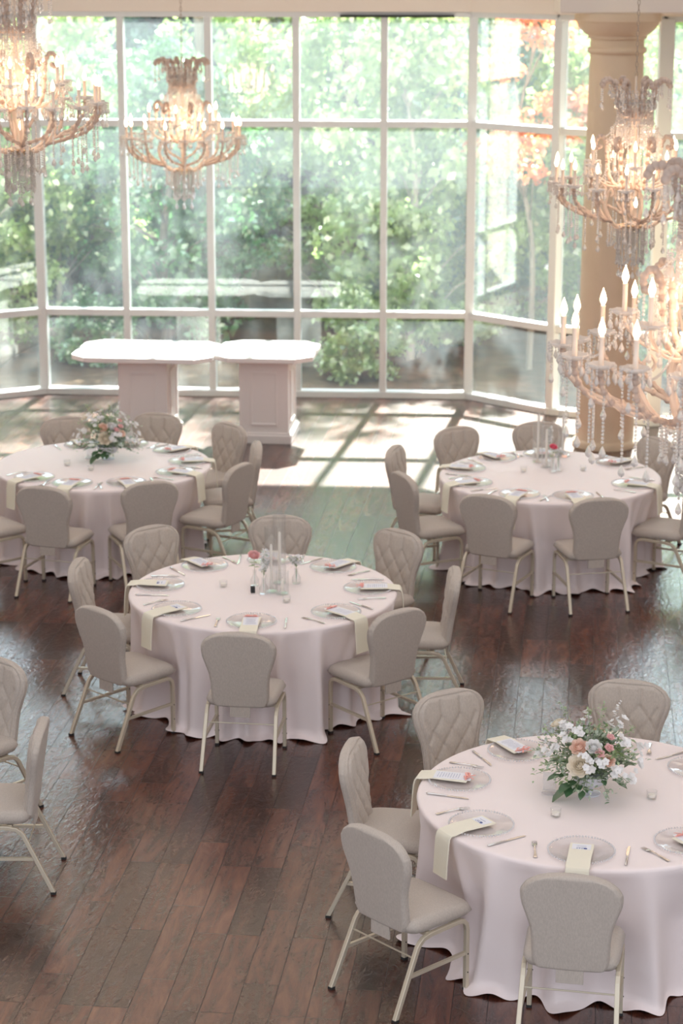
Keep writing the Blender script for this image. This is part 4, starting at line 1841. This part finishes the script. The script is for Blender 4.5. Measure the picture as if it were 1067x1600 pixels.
    for (r, z) in ((0.13, 0.90), (0.13, 0.78)):
        mb = MB()
        mb.tube([polar(r, 2 * PI * j / 40, z) for j in range(40)], 0.004, 6, closed=True)
        for j in range(48):
            mb.ball(tuple(polar(r, 2 * PI * j / 48, z)), 0.0085, 6, 4)
        obj('crown_ring', mb, M['crystal'], root)
    # curtains of beads nobody could count: under the crown and round the hub
    mb = MB()
    rc = random.Random(3)
    for (r, z, nb, ns) in ((0.145, 0.97, 4, 30), (0.19, 1.02, 3, 24), (0.13, 0.89, 7, 34), (0.13, 0.77, 8, 34), (0.17, 0.72, 5, 26), (0.10, 0.0, 14, 26), (0.17, 0.03, 8, 24), (0.20, 0.64, 5, 18), (0.05, 0.50, 9, 12)):
        for j in range(ns):
            p_ = polar(r, 2 * PI * (j + rc.uniform(-.2, .2)) / ns, z)
            z_ = -0.007
            for q in range(nb + rc.randint(-1, 1)):
                mb.ball((p_.x, p_.y, p_.z + z_), 0.0068, 6, 4)
                z_ -= 0.0155
            mb.lathe([(0.0008, p_.z + z_ + .004), (0.006, p_.z + z_ - 0.008), (0.012, p_.z + z_ - 0.028), (0.0008, p_.z + z_ - 0.044)], 6, c=(p_.x, p_.y, 0))
    bc = obj('bead_curtain', mb, M['crystal'], root, smooth=False)
    bc['kind'] = 'stuff'
    # garlands from crown to the scrolls
    for i in range(NA):
        a = a0 + 2 * PI * i / NA + 0.3
        for (p0, p1, sag, nb) in ((polar(0.13, a, 0.78), polar(0.235, a, 0.66), 0.05, 16), (polar(0.26, a, 0.60), polar(0.57, a - 0.3, 0.31), 0.14, 42), (polar(0.13, a + 0.4, 0.90), polar(0.13, a + 1.4, 0.90), 0.10, 24)):
            mb = MB()
            for j in range(nb + 1):
                t = j / nb
                p = p0.lerp(p1, t) - Vector((0, 0, sag * 4 * t * (1 - t)))
                mb.ball(tuple(p), 0.0060, 6, 4)
            obj('bead_garland', mb, M['crystal'], root)
    # low candle beside the hub
    candle(Vector((0.01, -0.07, 0.015)))
    # bottom finial
    mb = MB()
    mb.lathe([(0.001, -0.13), (0.018, -0.115), (0.026, -0.095), (0.018, -0.07), (0.006, -0.05), (0.006, -0.04)], 10)
    obj('finial', mb, M['crystal'], root)
    # the light its bulbs give
    ld = bpy.data.lights.new('chandelier_glow', 'POINT')
    ld.energy = 21
    ld.color = (1.0, 0.68, 0.46)
    ld.shadow_soft_size = 0.25
    lo = bpy.data.objects.new('chandelier_glow', ld)
    COL.objects.link(lo)
    lo.parent = root
    lo.location = (0, 0, 0.42)
    return root


ch = make_chandelier()
GRP = 'crystal chandeliers with electric candles'
ch.location = at_d(986, 354, 16.0)
ch.rotation_euler = (0, 0, 0.12)
ch.scale = (1.02,) * 3
tag(ch, 'crystal chandelier hanging in front of the tan round column', 'chandelier', GRP)
dup(ch, at_d(1098, 668, 8.9), 0.4, 'nearest and largest crystal chandelier, cut by the right picture edge', GRP, 1.02)
dup(ch, at_d(30, 236, 15.2), 0.25, 'crystal chandelier at the upper left corner, cut by the edge', GRP, 1.04)
dup(ch, at_d(287, 266, 20.8), 0.1, 'smallest, farthest crystal chandelier, hanging above white pedestal tables', GRP, 1.0)


# ------------------------------------------------------------------ outdoors
def hill_z(x, y):
    t = max(0.0, y - 29.5)
    z = -0.35 + (0.30 * t if t < 14 else 4.2 + 0.5 * (t - 14))
    z += 0.35 * math.sin(x * 0.5 + 1) * min(1, t / 4) + 0.25 * math.sin(y * 0.9 + x * 0.3) * min(1, t / 4)
    return z


mb = MB()
nx, ny = 70, 60
xs = [-26 + 52 * i / nx for i in range(nx + 1)]
ys = [22.0 + 40 * j / ny for j in range(ny + 1)]
vs = [(x, y, hill_z(x, y) + 0.04 * math.sin(x * 3.1 + y * 2.3)) for y in ys for x in xs]
fs = [(j * (nx + 1) + i, j * (nx + 1) + i + 1, (j + 1) * (nx + 1) + i + 1, (j + 1) * (nx + 1) + i) for j in range(ny) for i in range(nx)]
mb.add(vs, fs)
g = obj('ground_outside', mb, M['ground'])
g['kind'] = 'structure'


def leaves_np(centers, spread, per, size, seed, squash=0.7):
    """leaf cards scattered about branch tips -> flat arrays"""
    rng = np.random.default_rng(seed)
    nC = len(centers)
    C_ = np.repeat(np.array(centers), per, axis=0)
    n_ = nC * per
    off = rng.normal(0, 1, (n_, 3))
    off /= np.maximum(np.linalg.norm(off, axis=1, keepdims=True), 1e-6)
    off *= (rng.random((n_, 1)) ** 0.45) * np.array([spread, spread, spread * squash])
    P = C_ + off
    d = rng.normal(0, 1, (n_, 3)) + np.array([0, 0, -0.5])
    d /= np.linalg.norm(d, axis=1, keepdims=True)
    u = np.cross(d, rng.normal(0, 1, (n_, 3)))
    u /= np.maximum(np.linalg.norm(u, axis=1, keepdims=True), 1e-6)
    nn = np.cross(d, u)
    s = (size * rng.uniform(0.6, 1.3, (n_, 1)))
    a = P
    b = P + d * s * 0.45 + u * s * 0.33 + nn * s * 0.06
    c = P + d * s * 1.0 - nn * s * 0.08
    e = P + d * s * 0.45 - u * s * 0.33 + nn * s * 0.06
    V = np.stack([a, b, c, e], axis=1).reshape(-1, 3)
    return V, n_


def mesh_quads(name, V, n_, mat):
    me = bpy.data.meshes.new(name)
    me.vertices.add(n_ * 4)
    me.vertices.foreach_set('co', V.astype(np.float32).ravel())
    me.loops.add(n_ * 4)
    me.loops.foreach_set('vertex_index', np.arange(n_ * 4, dtype=np.int32))
    me.polygons.add(n_)
    me.polygons.foreach_set('loop_start', np.arange(0, n_ * 4, 4, dtype=np.int32))
    me.update(calc_edges=True)
    me.materials.append(mat)
    return me


def tree_meshes(seed, H, crown0, R, ntip, per, size, spread, leafm, barkm, trunk_r=0.09):
    """crown from height crown0 to H, radius R"""
    rnd = random.Random(seed)
    tk = MB()
    top = Vector((rnd.uniform(-.2, .2) * R, rnd.uniform(-.2, .2) * R, H * 0.93))
    tp = catmull([(0, 0, -0.3), (rnd.uniform(-.1, .1), rnd.uniform(-.1, .1), H * 0.35), (rnd.uniform(-.2, .2), rnd.uniform(-.2, .2), H * 0.65), top], 5)
    tk.tube(tp, trunk_r, 7, rs=[trunk_r * (1 - 0.85 * i / (len(tp) - 1)) for i in range(len(tp))])
    tips = []
    for k in range(ntip):
        a = rnd.uniform(0, 2 * PI)
        t = rnd.random()
        z = crown0 + (H - crown0) * t
        rr = R * math.sqrt(rnd.random()) * (math.sin(PI * (0.18 + 0.80 * t)) ** 0.6)
        p = Vector((rr * math.cos(a), rr * math.sin(a), z))
        tips.append(tuple(p))
        if k % 3 == 0:
            i = max(0, min(len(tp) - 1, int((z / H - 0.15) * len(tp))))
            b0 = tp[i]
            tk.tube([b0, b0.lerp(p, 0.5) + Vector((0, 0, 0.12)), p], 0.02, 5, rs=[trunk_r * 0.28, trunk_r * 0.17, 0.006])
    V, n_ = leaves_np(tips, spread, per, size, seed)
    return tk.mesh('trunk'), mesh_quads('leaves', V, n_, leafm), barkm


TREES = {
    'lime': tree_meshes(1, 4.6, 0.5, 1.5, 95, 95, 0.13, 0.34, M['leaf_lime'], M['palebark'], 0.06),
    'lime2': tree_meshes(2, 4.8, 1.6, 1.4, 60, 85, 0.13, 0.32, M['leaf_lime'], M['palebark'], 0.05),
    'mid': tree_meshes(3, 4.2, 0.2, 1.6, 120, 95, 0.12, 0.34, M['leaf_mid'], M['bark'], 0.08),
    'teal': tree_meshes(4, 4.8, 0.3, 1.7, 110, 90, 0.13, 0.36, M['leaf_teal'], M['bark'], 0.08),
    'dark': tree_meshes(5, 5.4, 0.3, 2.0, 140, 90, 0.15, 0.42, M['leaf_dark'], M['bark'], 0.12),
    'orange': tree_meshes(6, 4.6, 2.6, 0.8, 26, 75, 0.11, 0.24, M['leaf_orange'], M['bark'], 0.05),
    'bush': tree_meshes(7, 1.3, 0.1, 0.8, 45, 70, 0.10, 0.22, M['leaf_mid'], M['bark'], 0.02),
    'limebush': tree_meshes(8, 1.6, 0.1, 0.9, 45, 70, 0.11, 0.24, M['leaf_lime'], M['bark'], 0.02),
    'high': tree_meshes(9, 9.5, 6.3, 2.2, 46, 60, 0.15, 0.42, M['leaf_mid'], M['bark'], 0.13),
}
for k_, (tm, lm, bm_) in TREES.items():
    tm.materials.append(bm_)
words = {'lime': 'bright lime leafy tree', 'lime2': 'thin lime leafy tree with slender pale trunk', 'mid': 'mid green shrubby tree', 'teal': 'blue-green leafy tree', 'dark': 'dense dark green tree', 'orange': 'slender tree with orange leaves', 'bush': 'low green bush', 'limebush': 'low bright green bush', 'high': 'tall sparse tree'}


def tree(kind, px, zc, where, s=1.0, rz=0.0, zoff=0.0):
    X = (px - 533.5) / F * zc
    Y = zc * CT + 0.0
    # ground point in that column
    z = hill_z(X, Y)
    Y = (zc - (CAM_Z - z) * ST) / CT
    z = hill_z(X, Y)
    nm = 'bush' if 'bush' in kind else 'tree'
    root = empty(nm, (X, Y, z + zoff), rz, words[kind] + ' ' + where, nm, 'trees and bushes outside the windows')
    root.scale = (s, s, s)
    tm, lm, _ = TREES[kind]
    for n_, me in (('trunk', tm), ('leaves', lm)):
        o = bpy.data.objects.new(n_, me)
        COL.objects.link(o)
        o.parent = root
        if n_ == 'leaves':
            pass
    return root


tree('mid', 262, 29.5, 'behind the second wide pane from left', 0.95, 0.4)
tree('mid', 118, 31.0, 'behind the first wide pane from left', 0.9, 1.4)
tree('lime', 640, 28.6, 'behind the rightmost pane of the main window', 1.0, 0.2)
tree('lime', 545, 30.5, 'behind the fourth pane of the main window', 0.95, 2.1)
tree('lime2', 700, 30.2, 'beside the right corner of the main window', 1.0, 0.7)
tree('lime2', 395, 31.5, 'behind the third pane of the main window', 1.0, 1.7)
tree('lime', 425, 34.5, 'farther back between third and fourth panes', 0.95, 3.0)
tree('teal', 175, 34.5, 'farther back behind the first mullion', 0.95, 0.9)
tree('lime2', 95, 29.6, 'close to the left corner of the window', 0.95, 4.0)
tree('teal', 20, 31.5, 'behind the angled left window', 0.95, 2.2)
tree('lime', -30, 28.8, 'close outside the angled left window', 0.85, 1.2)
tree('teal', 800, 30.5, 'behind the angled right window pane', 0.95, 5.2)
tree('orange', 825, 27.8, 'behind the angled right window pane', 1.0, 0.3)
tree('dark', 850, 34.0, 'farther back behind the angled right pane', 0.95, 1.1)
tree('lime', 905, 29.0, 'beside the column, outside the glass', 0.9, 0.5)
tree('mid', 1035, 30.0, 'outside right of the round column', 1.0, 1.8)
tree('lime2', 1010, 28.0, 'just outside right of the round column', 0.95, 3.1)
tree('dark', 330, 37.0, 'deep behind the second pane', 1.0, 0.1)
tree('dark', 480, 38.5, 'deep behind the fourth pane', 1.0, 1.0)
tree('dark', 640, 36.0, 'deep behind the rightmost main pane', 1.05, 2.0)
tree('dark', 60, 37.5, 'deep behind the left corner', 1.05, 3.0)
tree('dark', 200, 39.5, 'deepest behind the first panes', 1.05, 4.0)
tree('dark', 740, 39.0, 'deepest behind the right corner', 1.05, 5.0)
tree('dark', 980, 36.5, 'deep behind the column', 1.05, 0.6)
tree('teal', 560, 42.0, 'high on the slope, centre right', 1.0, 0.6)
tree('teal', 380, 43.0, 'high on the slope, centre', 1.0, 2.6)
tree('teal', 240, 44.0, 'high on the slope, centre left', 1.0, 3.6)
tree('mid', 720, 44.0, 'high on the slope, right', 1.1, 4.6)
tree('mid', 100, 43.0, 'high on the slope, left', 1.1, 5.6)
tree('mid', 880, 42.0, 'high on the slope behind the column', 1.1, 1.6)
tree('bush', 250, 31.0, 'on the litter behind the second pane', 1.0, 0.4)
tree('bush', 340, 33.0, 'on the litter behind the third pane', 1.1, 1.4)
tree('limebush', 560, 27.4, 'right outside the fourth main pane', 0.7, 2.4)
tree('limebush', 690, 29.4, 'outside the right main pane', 0.9, 0.1)
tree('bush', 610, 30.6, 'outside between the two right main panes', 1.1, 3.4)
tree('bush', 790, 31.0, 'outside the angled right pane', 1.1, 4.4)
tree('bush', 1050, 27.4, 'outside at the right picture edge', 1.0, 5.4)
tree('bush', 148, 28.2, 'close outside the first wide pane', 0.7, 5.0)
tree('high', 640, 31.6, 'rising above the window, right of centre', 0.95, 0.0)
tree('high', 330, 31.0, 'rising above the window, left of centre', 0.9, 1.0)

# fallen branches lying on the litter
for (pa_, pb_, za, zb, r_, lab) in (((-10, 560), (160, 500), 28.0, 30.8, 0.09, 'dark fallen trunk on the litter outside the lower left panes'),
                                    ((95, 522), (215, 532), 29.8, 29.6, 0.05, 'thin fallen branch on the litter behind the left panes')):
    A = at_d(pa_[0], pa_[1], za)
    B = at_d(pb_[0], pb_[1], zb)
    A.z = hill_z(A.x, A.y) + r_ * 0.6
    B.z = hill_z(B.x, B.y) + r_ * 0.6
    mb = MB()
    pts = [A.lerp(B, t) + Vector((0, 0, 0.03 * math.sin(9 * t))) for t in [i / 8 for i in range(9)]]
    mb.tube(pts, r_, 8, rs=[r_ * (1.1 - 0.5 * i / 8) for i in range(9)])
    tag(obj('fallen_branch', mb, M['bark']), lab, 'branch')
